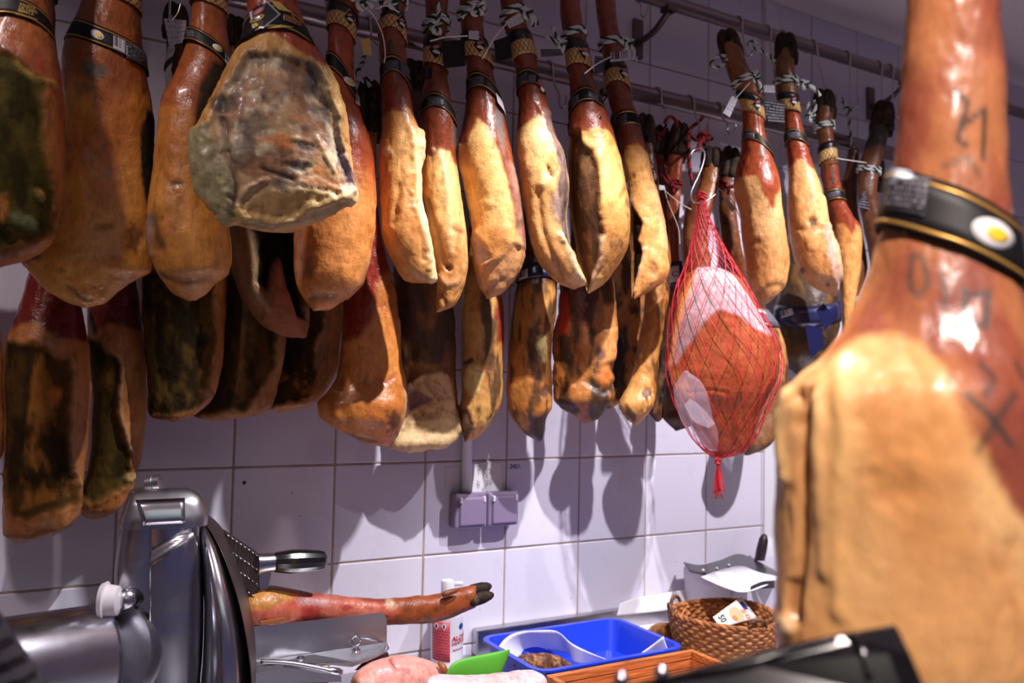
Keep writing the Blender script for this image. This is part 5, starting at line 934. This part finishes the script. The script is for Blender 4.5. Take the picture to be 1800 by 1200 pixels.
# pusher with teeth and black grip
YP = -.235
t = thing('meat_pusher', 'toothed steel pusher plate with a black bulging grip above the ham leg', 'pusher', at(470, 1045, YP))
pl = mk('tooth_plate', *plate([(393, 930), (453, 971), (453, 1058), (432, 1062), (412, 1010)], YP, .003), 'dsteel', t, smooth=False)
for r_ in range(4):
    for c_ in range(8):
        x = 398+c_*7.2; y = 938+c_*5.0+r_*25
        if r_ >= 2 and c_ < 2+(r_-2): continue
        if y > 1050: continue
        p = at(x, y, YP); mk('tooth', *lathe(p, p+np.array([.004, -.007, -.004]), [(0, .0018), (.6, .0013), (1, .0003)], 8), 'polish', pl)
q = lambda x, y: at(x, y, YP-.005)
pm = px2m(q(520, 985))
mk('ferrule', *lathe(q(452, 991), q(481, 988), [(0, 19*pm), (.35, 17*pm), (1, 16*pm)], 24), 'polish', t, auto=40)
mk('grip', *lathe(q(480, 988), q(572, 984), [(0, 15*pm), (.04, 17*pm), (.3, 20.5*pm), (.55, 20.5*pm), (.85, 18*pm), (.96, 16*pm), (1, 12*pm)], 14), mat('black_grip', (22, 20, 20), .22, coat=.5), t, auto=20)
mk('bracket', *plate([(453, 1002), (478, 1008), (474, 1030), (466, 1042), (455, 1046)], YP+.006, .006), 'steel', t, smooth=False, bevel=.002)
# the ham leg in the slicer
lg = Loft([(425, 1046), (450, 1034), (475, 1031), (505, 1035), (540, 1042), (580, 1046), (620, 1050), (680, 1052), (720, 1049), (760, 1046), (785, 1040), (812, 1033), (832, 1032)], [(425, 1104), (480, 1106), (520, 1100), (560, 1092), (600, 1093), (650, 1098), (680, 1098), (720, 1096), (760, 1092), (790, 1085), (815, 1075), (836, 1066)], -.215, [(425, 1.2), (560, 1.0), (836, .95)], horiz=True)
V, F, C = body_mesh(lg, (206, 120, 96), (186, 84, 66), [('poly', [(670, 1000), (690, 1052), (700, 1070), (672, 1082), (668, 1120), (900, 1120), (900, 1000)], (150, 74, 34), 6, 6, 0, .001, .4, False), ('blob', 545, 1075, 20, 12, (166, 40, 40), .8, 0), ('blob', 555, 1052, 30, 8, (176, 150, 150), .6, 0), ('blob', 610, 1062, 12, 6, (160, 44, 44), .8, 0), ('poly', [(425, 1030), (500, 1030), (520, 1045), (470, 1060), (425, 1060)], (190, 128, 60), 5, 5, 0, 0), ('line', [(610, 1093), (650, 1084), (680, 1078)], 3, (70, 20, 20), .9, -.003), ('line', [(600, 1046), (650, 1052), (690, 1053)], 3, (110, 50, 36), .7, 0), ('noise', (92, 46, 26), 34, .1, .3, 1., .5, [(690, 1000), (900, 1000), (900, 1120), (690, 1120)]), ('blob', 684, 1060, 9, 9, (214, 176, 140), .7, .001)], 64, 3., .8, .33)
t = thing('ham_leg', 'carved ham leg lying in the slicer, red meat and brown trotter', 'ham', at(640, 1110, -.215)); mk('leg_meat', V, F, 'ham', t, col=C)
def toe_h(p0, p1, r0):
    return lathe(p0, p1, [(0, r0*.7), (.2, r0), (.6, r0*.95), (.85, r0*.7), (.97, r0*.35), (1, r0*.1)], 14)
pm = px2m(at(840, 1040, -.215))
mk('hoof', *toe_h(at(822, 1040, -.20), at(864, 1029, -.195), 11*pm), 'hoof', t); mk('hoof', *toe_h(at(822, 1058, -.225), at(868, 1044, -.225), 11*pm), 'hoof', t); mk('dew_claw', *toe_h(at(778, 1045, -.24), at(806, 1036, -.24), 5*pm), mat('claw_brown', (120, 62, 34), .5), t)
meta(mk('bone_strip', *prism(f([(458, 1093, -.262), (500, 1086, -.262), (500, 1091, -.262), (458, 1099, -.262)]), (0, .006, 0)), mat('rind_strip', (150, 92, 44), .5), None, smooth=False), 'thin brown strip of rind on the edge of the slicer tray', 'rind')
# ------------------------------------------------------------------ things on the worktop
YB = -.062; bb = ypx(786, YB, ZW)
t = thing('alcohol_bottle', 'white spray bottle of sanitary alcohol with a red panel label', 'bottle', at(786, bb, YB))
bl = Loft([(778, 1036), (776, 1046), (764, 1060), (757, 1080), (757, bb)], [(796, 1036), (798, 1046), (808, 1060), (814, 1080), (814, bb)], YB, 1., 2.)
plain('bottle_body', bl, mat('bottle_plastic', (222, 220, 230), .3), 40, parent=t)
pm = px2m(at(788, 1030, YB)); mk('cap', *lathe(at(787, 1040, YB), at(787, 1019, YB), [(0, 12*pm), (.85, 12*pm), (1, 10.5*pm)], 24), 'plastic', t, auto=40)
mk('nozzle', *lathe(at(797, 1026, YB), at(814, 1025, YB-.01), [(0, 4*pm), (.6, 4.5*pm), (1, 3*pm)], 12), 'plastic', t)
lb_ = decal(bl, [(761, 1084), (791, 1086), (791, 1154), (761, 1152)], .0008, 'red_label', mat('label_red', (190, 62, 78), .5, build=b_text((170, 50, 66), (206, 84, 98), 14., .45, 22.)), t)
for x in (768.5, 781): polyd(bl, [(x, 1086), (x+5, 1093), (x, 1100), (x-5, 1093)], .0016, 'hazard_diamond', 'white', lb_); oval(bl, x, 1093, 1.3, 3, 0, .0021, 'hazard_mark', 'black', lb_)
M['redink'] = mat('red_ink', (186, 40, 56), .5)
def arc_text(s_, x, y, size, m, name='lettering'):
    V, F = text_geo(s_, 1., .12, .03); hw = float(bl.c(np.array(1100.))[1]); ph = float(bl.phi(np.array(float(x)), np.array(1100.)))-V[:, 0]*size/hw
    return mk(name, bl.pos(ph, y-V[:, 1]*size-(V[:, 0]*size*.08), .0012), F, m, t, smooth=False)
arc_text('ALCOHOL', 794, 1119, 11, 'redink'); arc_text('SANITARIO', 793.5, 1126, 7.5, 'redink'); arc_text('desinfectante', 795, 1136, 4.5, 'redink'); oval(bl, 809.5, 1095, 3, 5, 0, .0012, 'emblem', 'blueink', t)
# pink ham
Yk = -.30; bk = ypx(700, Yk, ZW)
pk = Loft([(612, 1212), (620, 1190), (640, 1172), (670, 1160), (705, 1155), (740, 1160), (768, 1171), (786, 1186), (796, 1210)], [(612, 1230), (640, bk-6), (700, bk), (760, bk-4), (796, 1225)], Yk, .75, horiz=True)
V, F, C = body_mesh(pk, (226, 150, 140), (232, 166, 152), [('poly', [(600, 1195), (625, 1188), (650, 1205), (660, 1300), (600, 1300)], (120, 66, 34), 5, 5, 0, 0, .4), ('line', [(684, 1158), (700, 1168), (718, 1170)], 2.5, (150, 50, 46), .9, -.002), ('line', [(778, 1165), (786, 1186), (780, 1200)], 6, (150, 84, 44), .9, .001), ('blob', 740, 1195, 20, 12, (196, 120, 124), .6, -.001), ('blob', 690, 1190, 14, 6, (238, 196, 176), .7, 0)], 56, 3., .6, .35)
t = thing('cooked_ham', 'cut pink cooked ham with brown rind lying in front of the bottle', 'ham', at(700, bk, Yk)); mk('ham_body', V, F, 'ham', t, col=C)
mk('rind_corner', *tube(smooth_path(f([(771, 1163, Yk-.01), (780, 1175, Yk-.02), (783, 1190, Yk-.02)]), 12), [.003, .004, .005, .005, .006, .006, .006, .006, .005, .005, .004, .003]), mat('rind', (150, 84, 40), .4), t)
Yg = -.38; 
gs = Loft([(783, 1186), (790, 1172), (802, 1162), (820, 1156), (850, 1150), (880, 1144), (896, 1141)], [(783, 1192), (796, 1198), (830, 1201), (860, 1199), (875, 1193), (886, 1172), (896, 1146)], Yg, .35, 2.4, horiz=True)
M['green'] = mat('green_plastic', (84, 164, 48), .38, build=lambda nt, b: bump(nt, b, noise(nt, objco(nt), 260, 3), .25, .001))
t = thing('green_scoop', 'bright green curved plastic scoop lying beside the blue tray', 'scoop', (at(830, 1195, Yg)[0], Yg, ZW)); plain('scoop_shell', gs, 'green', 48, parent=t); mk('scoop_back', *prism(f([(790, 1190, Yg+.008), (870, 1190, Yg+.008), (855, ypx(855, Yg, ZW), Yg+.008), (800, ypx(800, Yg, ZW), Yg+.008)]), (0, .006, 0)), 'green', t, smooth=False, bevel=.002)
Yw = -.45; bw = ypx(850, Yw, ZW)
wp = Loft([(747, 1200), (755, 1192), (770, 1191), (800, 1194), (850, 1193), (880, 1189), (915, 1185), (945, 1187), (958, 1193), (962, 1204)], [(747, 1215), (780, bw), (850, bw), (930, bw), (962, 1215)], Yw, .9, 2.6, horiz=True)
V, F, C = body_mesh(wp, (224, 206, 210), (214, 190, 196), [('line', [(910, 1185), (915, 1200)], 3, (196, 150, 160), .6, 0), ('noise', (206, 150, 150), 40, .2, .2, 1., .5)], 48, 4., 1.2, .5)
t = thing('paper_parcel', 'white paper parcel at the bottom edge in front of the green scoop', 'parcel', at(850, bw, Yw)); mk('wrapped_body', V, F, 'ham', t, col=C)
# blue tray
M['blue'] = mat('blue_plastic', (24, 58, 196), .35, coat=.2)
def rrect(x0, x1, y0, y1, r, z, n=6):
    P = []
    for cx, cy, a0 in ((x1-r, y1-r, 0), (x0+r, y1-r, 90), (x0+r, y0+r, 180), (x1-r, y0+r, 270)):
        for a in np.linspace(a0, a0+90, n): P.append((cx+r*math.cos(math.radians(a)), cy+r*math.sin(math.radians(a)), z))
    return np.array(P)
def tub(x0, x1, y0, y1, z0, z1, r, th=.003, flare=.018, lip=.008):
    rings = [rrect(x0+flare, x1-flare, y0+flare, y1-flare, r*.7, z0), rrect(x0, x1, y0, y1, r, z1-.002), rrect(x0-lip, x1+lip, y0-lip, y1+lip, r+lip, z1-.003), rrect(x0-lip, x1+lip, y0-lip, y1+lip, r+lip, z1+.001), rrect(x0+th, x1-th, y0+th, y1-th, r, z1+.001), rrect(x0+flare+th, x1-flare-th, y0+flare+th, y1-flare-th, r*.7, z0+th)]
    m = len(rings[0]); V = np.concatenate(rings); F = grid(6, m)+[tuple(range(m))[::-1], tuple(range(5*m, 6*m))]; return V, F
TX0, TX1, TY0, TY1, TZ = .492, .832, -.338, -.108, 1.030
t = thing('blue_tray', 'blue plastic tray lined with white paper on the worktop', 'tray', ((TX0+TX1)/2, (TY0+TY1)/2, ZW)); mk('tub', *tub(TX0, TX1, TY0, TY1, ZW+.001, TZ, .028), 'blue', t, auto=35)
def ruled(A, B, n=20, m=8):
    A = smooth_path(A, n); B = smooth_path(B, n); s = np.linspace(0, 1, m)[:, None, None]; return (A[None]*(1-s)+B[None]*s).reshape(-1, 3), grid(m, n, False)
def sheet(name, label, cat_, A, B, m='paper', n=24, th=.0008, **k):
    V, F = ruled(A, B, n); return meta(mk(name, V, F, m, None, solid=th, **k), label, cat_)
P1 = [atz(873, 1142, 1.016), atz(886, 1124, 1.030), atz(906, 1112, 1.040), atz(940, 1108, 1.042), atz(978, 1109, 1.040), atz(1004, 1130, 1.026), atz(1040, 1148, 1.010), atz(1070, 1160, .995)]
P2 = [atz(906, 1158, .985), atz(914, 1154, .985), atz(930, 1148, .985), atz(960, 1144, .985), atz(1000, 1150, .985), atz(1008, 1164, .985), atz(1036, 1168, .982), atz(1068, 1166, .982)]
sheet('lining_paper', 'curled white paper sheet in the left of the blue tray', 'paper', P1, P2)
sheet('lining_paper', 'white paper corner standing up in the right of the blue tray', 'paper', [atz(1112, 1158, 1.0), atz(1140, 1138, 1.02), atz(1166, 1118, 1.045)], [atz(1122, 1162, .99), atz(1150, 1156, .995), atz(1176, 1146, 1.01)])
Ym = -.235; bm_y = ypx(955, Ym, ZW+.006)
ms = Loft([(902, 1166), (912, 1156), (930, 1150), (950, 1148), (970, 1151), (990, 1154), (1004, 1163)], [(902, 1172), (920, bm_y), (955, bm_y), (990, bm_y), (1006, 1172)], Ym, .8, horiz=True)
V, F, C = body_mesh(ms, (132, 88, 52), (104, 66, 38), [('noise', (70, 40, 24), 90, .0, .2, 1., .8), ('noise', (184, 132, 84), 110, .2, .2, 1., .7)], 48, 2.5, 2.2, .5)
t = thing('meat_scraps', 'heap of brown meat trimmings on the paper in the blue tray', 'meat', at(955, bm_y, Ym)); o = mk('trimmings', V, F, 'ham', t, col=C)
# wooden open box
BX0, BX1, BY0, BY1 = .49, .835, -.62, -.362
t = thing('wooden_box', 'open reddish wooden box with slatted sides in front of the blue tray', 'box', ((BX0+BX1)/2, (BY0+BY1)/2, ZW))
for i in range(4):
    z = ZW+.002+i*.0165+.008; hh = .0155
    for c_, s_ in (((.5*(BX0+BX1), BY1-.006, z), (BX1-BX0, .012, hh)), ((.5*(BX0+BX1), BY0+.006, z), (BX1-BX0, .012, hh)), ((BX1-.006, .5*(BY0+BY1), z), (.012, BY1-BY0-.026, hh)), ((BX0+.006, .5*(BY0+BY1), z), (.012, BY1-BY0-.026, hh))):
        mk('slat', *box(c_, s_), 'wood', t, smooth=False, bevel=.0015)
mk('bottom', *box((.5*(BX0+BX1), .5*(BY0+BY1), ZW+.004), (BX1-BX0-.026, BY1-BY0-.026, .006)), 'wood', t, smooth=False)
# woven basket
ZR = 1.062; bc = atz(1272, 1079, ZR); rb = .118
t = thing('woven_basket', 'brown woven basket with small cord handles holding a banknote', 'basket', (bc[0], bc[1], ZW))
def b_bask(nt, b):
    n = noise(nt, objco(nt), 120, 4); nt.links.new(ramp(nt, n, [(.3, (104, 56, 24)), (.5, (158, 94, 44)), (.72, (206, 142, 80))]), b.inputs['Base Color'])
M['basket'] = mat('woven_palm', rough=.6, build=b_bask)
def weave(sign, r_off):
    rows, cols_ = 64, 220; s = np.linspace(0, 1, rows)[:, None]; a = np.linspace(0, 2*np.pi, cols_, endpoint=False)[None]
    rr = (rb-.022*(1-s)**1.4)+r_off; row = np.floor(s*12); ph = a*26+row*np.pi
    bumpy = .0028*np.abs(np.sin(s*12*np.pi))*(.6+.4*np.sin(ph))+.0012*np.sin(ph)
    rr = rr+sign*bumpy; wav = .004*np.sin(2*a+1)*s
    return np.stack([bc[0]+rr*np.cos(a), bc[1]+rr*np.sin(a), ZW+.002+(ZR-ZW-.004)*s+wav+a*0], -1).reshape(-1, 3), grid(rows, cols_), cols_
V1, F1, c1_ = weave(1, 0); V2, F2, _ = weave(-1, -.010)
F1 = F1+[tuple(range(c1_))[::-1]]; mk('basket_wall', *cat((V1, F1)), 'basket', t); mk('basket_lining', *cat((V2, [f_[::-1] for f_ in F2]+[tuple(range(c1_))])), 'basket', t)
a = np.linspace(0, 2*np.pi, 160); RP = np.stack([bc[0]+(rb-.004)*np.cos(a), bc[1]+(rb-.004)*np.sin(a), ZR+.004*np.sin(2*a+1)], -1)
rope('rim', [RP], .0068, [(150, 88, 42), (176, 110, 56), (128, 72, 32)], t)
for ang in (150, 112, 262, 320):
    ar = math.radians(ang); c0 = np.array([bc[0]+(rb-.003)*math.cos(ar), bc[1]+(rb-.003)*math.sin(ar), ZR]); tg = np.array([-math.sin(ar), math.cos(ar), 0]); th_ = np.linspace(-.3, math.pi+.3, 18)
    rope('handle', [c0+.022*np.cos(th_)[:, None]*tg+np.stack([0*th_, 0*th_, .018*np.sin(th_)], -1)+(.004*np.sin(th_))[:, None]*np.array([math.cos(ar), math.sin(ar), 0])], .0042, [(96, 60, 36), (120, 76, 44), (84, 50, 28)], t)
# banknote
qn = [at(1253, 1084, bc[1]-.055), at(1267, 1104, bc[1]-.075), at(1332, 1087, bc[1]+.0), at(1303, 1049, bc[1]+.02)]
def qm(u, v, h=0.):
    p = qn[0]*(1-u)*(1-v)+qn[1]*u*(1-v)+qn[2]*u*v+qn[3]*(1-u)*v; n_ = np.cross(qn[1]-qn[0], qn[3]-qn[0]); n_ /= np.linalg.norm(n_)
    if n_ @ (CP-p) < 0: n_ = -n_
    return p+n_*(h+.004*math.sin(v*3))
t = thing('banknote', 'fifty euro banknote standing in the woven basket', 'banknote', qm(.5, 0))
uu, vv = np.meshgrid(np.linspace(0, 1, 8), np.linspace(0, 1, 14)); mk('note_paper', np.array([qm(u_, v_) for u_, v_ in zip(uu.ravel(), vv.ravel())]), grid(14, 8, False), mat('note_paper', (220, 212, 206), .6), t, solid=.0005)
def qpoly(name, pts, m, h=.0006):
    c_ = np.mean(np.array(pts), 0); k_ = len(pts); P_ = list(pts)+[tuple(np.array(p)*.5+c_*.5) for p in pts]+[tuple(c_)]
    mk(name, np.array([qm(u_, v_, h) for u_, v_ in P_]), [(i, (i+1) % k_, k_+(i+1) % k_, k_+i) for i in range(k_)]+[(k_+i, k_+(i+1) % k_, 2*k_) for i in range(k_)], m, t, smooth=False)
M['euro'] = mat('note_orange', (206, 130, 72), .6); M['eurol'] = mat('note_pale_orange', (222, 176, 132), .6); M['flag'] = mat('flag_blue', (36, 44, 128), .5); M['dgreen'] = mat('note_green_ink', (20, 56, 44), .5)
qpoly('printed_patch', [(.55+.42*math.cos(x), .52+.17*math.sin(x)) for x in np.linspace(0, 6.28, 20)[:-1]], 'eurol'); qpoly('printed_edge', [(0, .02), (.07, .02), (.07, .98), (0, .98)], 'eurol', .0007)
qpoly('flag', [(.15, .80), (.52, .80), (.52, .92), (.15, .92)], 'flag', .0010)
for s_, u0, v0, su, sv, m in (('50', .18, .09, .58, .20, 'dgreen'), ('50', .42, .70, .62, .16, 'euro')):
    V, F = text_geo(s_, 1., 0, .02); mk('numeral', np.array([qm(u0+v[0]*su*.85, v0+v[1]*sv, .0011) for v in V]), F, m, t, smooth=False)
qpoly('printed_disc', [(.70+.16*math.cos(x), .42+.06*math.sin(x)) for x in np.linspace(0, 6.28, 16)[:-1]], 'euro', .0010)
# carton, bag, papers, knife
Yc0 = -.03; cl = at(1202, 992, Yc0); xcar = cl[0]; zc = cl[2]-.002
t = thing('carton', 'white carton against the wall under the black and white bag', 'carton', (xcar+.15, -.12, ZW))
mk('carton_body', *box((xcar+.16, -.115, (ZW+zc)/2), (.32, .165, zc-ZW)), mat('white_card', (206, 198, 212), .6), t, smooth=False, bevel=.002); mk('carton_lid', *box((xcar+.16, -.115, zc-.018), (.324, .169, .03)), bpy.data.materials['white_card'], t, smooth=False, bevel=.002)
t = thing('plastic_bag', 'folded black and white plastic bag lying on the carton', 'bag', (xcar+.15, -.12, zc))
zz = zc+.004
mk('black_sheet', *ruled([atz(1201, 988, zz+.004), atz(1230, 993, zz), atz(1265, 985, zz), atz(1302, 974, zz+.003), atz(1350, 996, zz), atz(1372, 1008, zz)], [atz(1212, 1004, zz+.0), atz(1240, 1010, zz), atz(1275, 1012, zz+.006), atz(1305, 1008, zz+.004), atz(1345, 1014, zz+.002), atz(1370, 1018, zz)], 30, 6), mat('black_bag', (30, 26, 30), .35, coat=.3), t, solid=.002)
mk('white_sheet', *ruled([atz(1232, 1014, zz+.012), atz(1262, 1003, zz+.014), atz(1302, 995, zz+.016), atz(1335, 1006, zz+.014), atz(1372, 1014, zz+.012)], [atz(1258, 1026, zz+.004), atz(1278, 1034, zz-.002), atz(1300, 1040, zz-.006), atz(1322, 1038, zz-.004), atz(1360, 1024, zz+.002)], 30, 8), mat('white_bag', (222, 218, 228), .3, coat=.3), t, solid=.002)
mk('black_fold', *ruled([atz(1320, 1030, zz+.002), atz(1340, 1022, zz+.006), atz(1362, 1020, zz+.006)], [atz(1318, 1038, zz-.004), atz(1340, 1034, zz-.004), atz(1362, 1032, zz-.004)], 12, 5), bpy.data.materials['black_bag'], t, solid=.002)
for x, y in ((1236, 1002), (1260, 999), (1281, 993)): mk('rivet_hole', *lathe(atz(x, y, zz+.006), atz(x, y, zz+.010), [(0, .004), (1, .003)], 10), 'white', t)
t = thing('knife', 'knife with a dark handle standing up behind the bag', 'knife', at(1333, 1010, -.06)); pm = px2m(at(1338, 970, -.06))
mk('handle', *lathe(at(1331, 1006, -.06), at(1344, 938, -.06), [(0, 7*pm), (.2, 8.5*pm), (.6, 9*pm), (.85, 8*pm), (.96, 5*pm), (1, 2*pm)], 16), mat('dark_handle', (40, 28, 30), .4), t)
mk('blade', *prism([at(1327, 1008, -.058), at(1335, 1008, -.058), at(1332, 1060, -.058), at(1324, 1056, -.058)], (0, .0015, 0)), 'polish', t, smooth=False)
sheet('paper_sheet', 'thin translucent paper standing against the wall left of the carton', 'paper', [at(1090, 1060, -.032), at(1120, 1050, -.034), at(1160, 1044, -.033), at(1206, 1035, -.034)], [at(1084, 1082, -.04), at(1120, 1078, -.045), at(1160, 1074, -.045), at(1208, 1066, -.045)])
sheet('paper_sheet', 'flat white paper spread between the blue tray and the basket', 'paper', [atz(1058, 1092, ZW+.012), atz(1100, 1082, ZW+.014), atz(1150, 1072, ZW+.014), atz(1200, 1066, ZW+.012)], [atz(1120, 1126, ZW+.008), atz(1150, 1120, ZW+.008), atz(1180, 1112, ZW+.008), atz(1205, 1104, ZW+.008)])
Yq = -.17
cs = Loft([(1134, 1112), (1145, 1100), (1165, 1096), (1185, 1097), (1200, 1104), (1206, 1116)], [(1134, 1118), (1150, 1126), (1175, 1132), (1195, 1132), (1206, 1122)], Yq, .6, horiz=True)
V, F, C = body_mesh(cs, (150, 100, 56), (108, 70, 50), [('noise', (80, 56, 60), 60, .05, .2, 1., .8)], 40, 2.5, 1.6, .4)
t = thing('meat_scraps', 'brown speckled meat piece on the paper left of the basket', 'meat', at(1170, 1132, Yq)); mk('trimmings', V, F, 'ham', t, col=C)
# ------------------------------------------------------------------ near foreground
def atd(px, py, Z): return CP+ray(px, py)*Z
t = thing('display_sign', 'glossy black plastic sheet at the lower right, out of focus', 'sign', atd(1400, 1300, .45))
M['gloss'] = mat('gloss_black', (16, 14, 18), .14, coat=.6)
pts = [(1040, 1222, .48), (1200, 1183, .48), (1350, 1143, .48), (1480, 1116, .475), (1576, 1100, .47), (1600, 1150, .455), (1640, 1240, .44), (1660, 1300, .43), (1060, 1300, .45)]
mk('sheet', *prism([atd(*p) for p in pts], MC[2]*.003), 'gloss', t, smooth=False, bevel=.001)
mk('crease', *tube(smooth_path([atd(1502, 1114, .470), atd(1515, 1140, .462), atd(1530, 1190, .452)], 14), .0016, 8), 'gloss', t); mk('edge_bead', *tube(smooth_path([atd(1070, 1214, .477), atd(1200, 1186, .476), atd(1300, 1170, .472), atd(1380, 1146, .473), atd(1470, 1122, .472)], 30), .0012, 8), 'gloss', t)
for x, y in ((1092, 1193), (1163, 1182)): mk('glint_stud', *lathe(atd(x, y, .48), atd(x, y, .475), [(0, .0045), (.4, .0045), (.8, .003), (1, .001)], 14), 'polish', t)  # added chrome beads standing in for blurred bright highlights
mk('stand_post', *lathe(atd(1400, 1290, .46), atd(1400, 1290, .46)*[1, 1, 0]+[0, 0, .02], [(0, .012), (1, .012)], 16), 'dsteel', t, auto=40); pb = atd(1400, 1290, .46)
mk('stand_base', *lathe((pb[0], pb[1], .0), (pb[0], pb[1], .02), [(0, .12), (.7, .12), (1, .11)], 28), 'dsteel', t, auto=40)
# front rail that carries the near ham
ft = at(1676, -345, YF); zf = ft[2]+.10
t = thing('hanging_rail', 'short front rail over the counter carrying the near ham', 'rail', (ft[0], ft[1]+.02, zf))
mk('tube', *lathe((ft[0]-.25, ft[1]+.02, zf), (ft[0]+.6, ft[1]+.02, zf), [(0, .016), (1, .016)], 24), 'rail', t, auto=40)
for dx in (-.2, .55): mk('drop_rod', *lathe((ft[0]+dx, ft[1]+.02, zf), (ft[0]+dx, ft[1]+.02, ZC), [(0, .006), (1, .006)], 12), 'rail', t)
P = [(0, .042, -.012), (0, .038, .012), (0, .02, .020), (0, .001, .012), (0, -.002, -.02), (0, -.002, -.08), (0, -.012, -.10), (0, -.028, -.092)]
meta(mk('meat_hook', *tube(smooth_path([ft+np.array([a_, b_, c_+.10]) for a_, b_, c_ in P], 50), .0025, 8), 'wire', None, loc=ft), 'wire hook on the short front rail holding the near ham', 'hook', 'steel wire hooks on the rails')
# person at the left edge
E_ = at(6, 1330, -.93); S_ = E_+np.array([-.16, -.05, .26]); W_ = E_+np.array([-.06, .22, .03])
ctr = np.array([S_[0]-.19, S_[1]-.02]); B3 = lambda x, y, z: (ctr[0]+x, ctr[1]+y, z)
zS = S_[2]
def skinned(name, verts, edges, rad, m, parent, lv=2):
    V = np.array(verts, float); me = bpy.data.meshes.new(name); me.from_pydata((V-ROOT[parent.name]).tolist(), edges, []); o = bpy.data.objects.new(name, me); COL.objects.link(o); o.parent = parent
    o.modifiers.new('skin', 'SKIN')
    if not me.skin_vertices: pass
    for v, r_ in zip(me.skin_vertices[0].data, rad): v.radius = (r_, r_) if not isinstance(r_, tuple) else r_
    me.skin_vertices[0].data[0].use_root = True
    s = o.modifiers.new('sub', 'SUBSURF'); s.levels = lv; s.render_levels = lv; me.materials.append(M[m] if isinstance(m, str) else m); return o
M['flesh'] = mat('flesh', (196, 140, 116), .5)
def b_knit(nt, b):
    s = sep(nt, objco(nt)); w = nt.nodes.new('ShaderNodeTexWave'); w.bands_direction = 'Z'; w.inputs['Scale'].default_value = 22; w.inputs['Distortion'].default_value = 2; nt.links.new(objco(nt), w.inputs[0]); bump(nt, b, w.outputs['Fac'], .9, .01)
M['knit'] = mat('dark_knit', (46, 34, 48), .8, build=b_knit); M['apron'] = mat('pale_blue_cloth', (178, 190, 226), .8); M['trouser'] = mat('dark_trousers', (36, 36, 44), .8); M['hair'] = mat('dark_hair', (40, 30, 26), .6)
t = thing('person', 'person in a dark ribbed sleeve at the lower left edge', 'person', B3(0, 0, 0))
S2 = (2*ctr[0]-S_[0], S_[1], zS); vb = [B3(0, 0, .95), B3(0, 0, zS-.16), B3(0, 0, zS+.02), B3(0, .01, zS+.09), B3(0, .03, zS+.20), B3(0, .04, zS+.29), tuple(S_), tuple(E_), tuple(W_), tuple(W_+np.array([.0, .09, -.01])), S2, (S2[0]-.02, S2[1]+.03, S2[2]-.29), (S2[0]+.05, S2[1]+.24, S2[2]-.26), (S2[0]+.06, S2[1]+.33, S2[2]-.26), B3(.1, 0, .88), B3(.1, .02, .48), B3(.1, 0, .08), B3(.1, .14, .04), B3(-.1, 0, .88), B3(-.1, .02, .48), B3(-.1, 0, .08), B3(-.1, .14, .04)]
eb = [(0, 1), (1, 2), (2, 3), (3, 4), (4, 5), (2, 6), (6, 7), (7, 8), (8, 9), (2, 10), (10, 11), (11, 12), (12, 13), (0, 14), (14, 15), (15, 16), (16, 17), (0, 18), (18, 19), (19, 20), (20, 21)]
skinned('body', vb, eb, [.13, .13, .10, .055, .085, .07, .05, .038, .028, .035, .05, .038, .028, .035, .085, .06, .04, .035, .085, .06, .04, .035], 'flesh', t)
skinned('jumper', [vb[0], vb[1], vb[2], vb[6], vb[7], vb[8], vb[10], vb[11], vb[12]], [(0, 1), (1, 2), (2, 3), (3, 4), (4, 5), (2, 6), (6, 7), (7, 8)], [.15, .155, .125, .066, .052, .042, .066, .052, .042], 'knit', t)
skinned('trousers', [vb[0], vb[14], vb[15], vb[16], vb[18], vb[19], vb[20]], [(0, 1), (1, 2), (2, 3), (0, 4), (4, 5), (5, 6)], [.15, .105, .08, .06, .105, .08, .06], 'trouser', t)
skinned('hair', [B3(0, .0, zS+.22), B3(0, .0, zS+.31), B3(0, .03, zS+.335)], [(0, 1), (1, 2)], [.085, .085, .06], 'hair', t)
# ------------------------------------------------------------------ lamps
M['lampbody'] = mat('lamp_white', (210, 206, 208), .4); M['glow'] = mat('lamp_glass', (255, 250, 245), .3, emit=(255, 244, 236), es=6.)
for s, nm in zip(SPOTS, ('ceiling spotlight above the pale front hams', 'ceiling spotlight above the netted ham', 'ceiling spotlight above the slicer', 'ceiling spotlight behind the shopper side, above the foreground ham')):
    l = np.array(s[0]); t = thing('spot_lamp', nm, 'lamp', (l[0], l[1], ZC)); th_ = np.linspace(0, 2*np.pi, 28, endpoint=False)
    rings = [(.050, ZC), (.050, l[2]-.012), (.044, l[2]-.012), (.040, ZC-.01)]; V = np.concatenate([np.stack([l[0]+r_*np.cos(th_), l[1]+r_*np.sin(th_), 0*th_+z_], -1) for r_, z_ in rings]); mk('lamp_can', V, grid(4, 28)+[tuple(range(3*28, 4*28))], 'lampbody', t, auto=40)
for y, c, es, lb in ((-2.35, (250, 246, 222), 1.5, 'nearest unseen ceiling light panel, widened for fill, over the shop floor'), (-2.85, (226, 228, 250), 1.8, 'middle unseen ceiling light panel, widened for fill, over the shop floor'), (-3.35, (180, 255, 200), 1.5, 'farthest unseen ceiling light panel, greenish, widened for fill, over the shop floor')):  # unseen lamps read from steel reflections, widened into panels for frontal fill
    t = thing('fill_panel_lamp', lb, 'lamp', (-.2, y, ZC)); mk('lamp_frame', *box((-.2, y, ZC-.02), (1.5, .30, .04)), 'lampbody', t, smooth=False, bevel=.004)
    mk('diffuser', *box((-.2, y, ZC-.044), (1.44, .24, .008)), mat('diffuser_glow', (255, 255, 255), .4, emit=c, es=es), t, smooth=False)
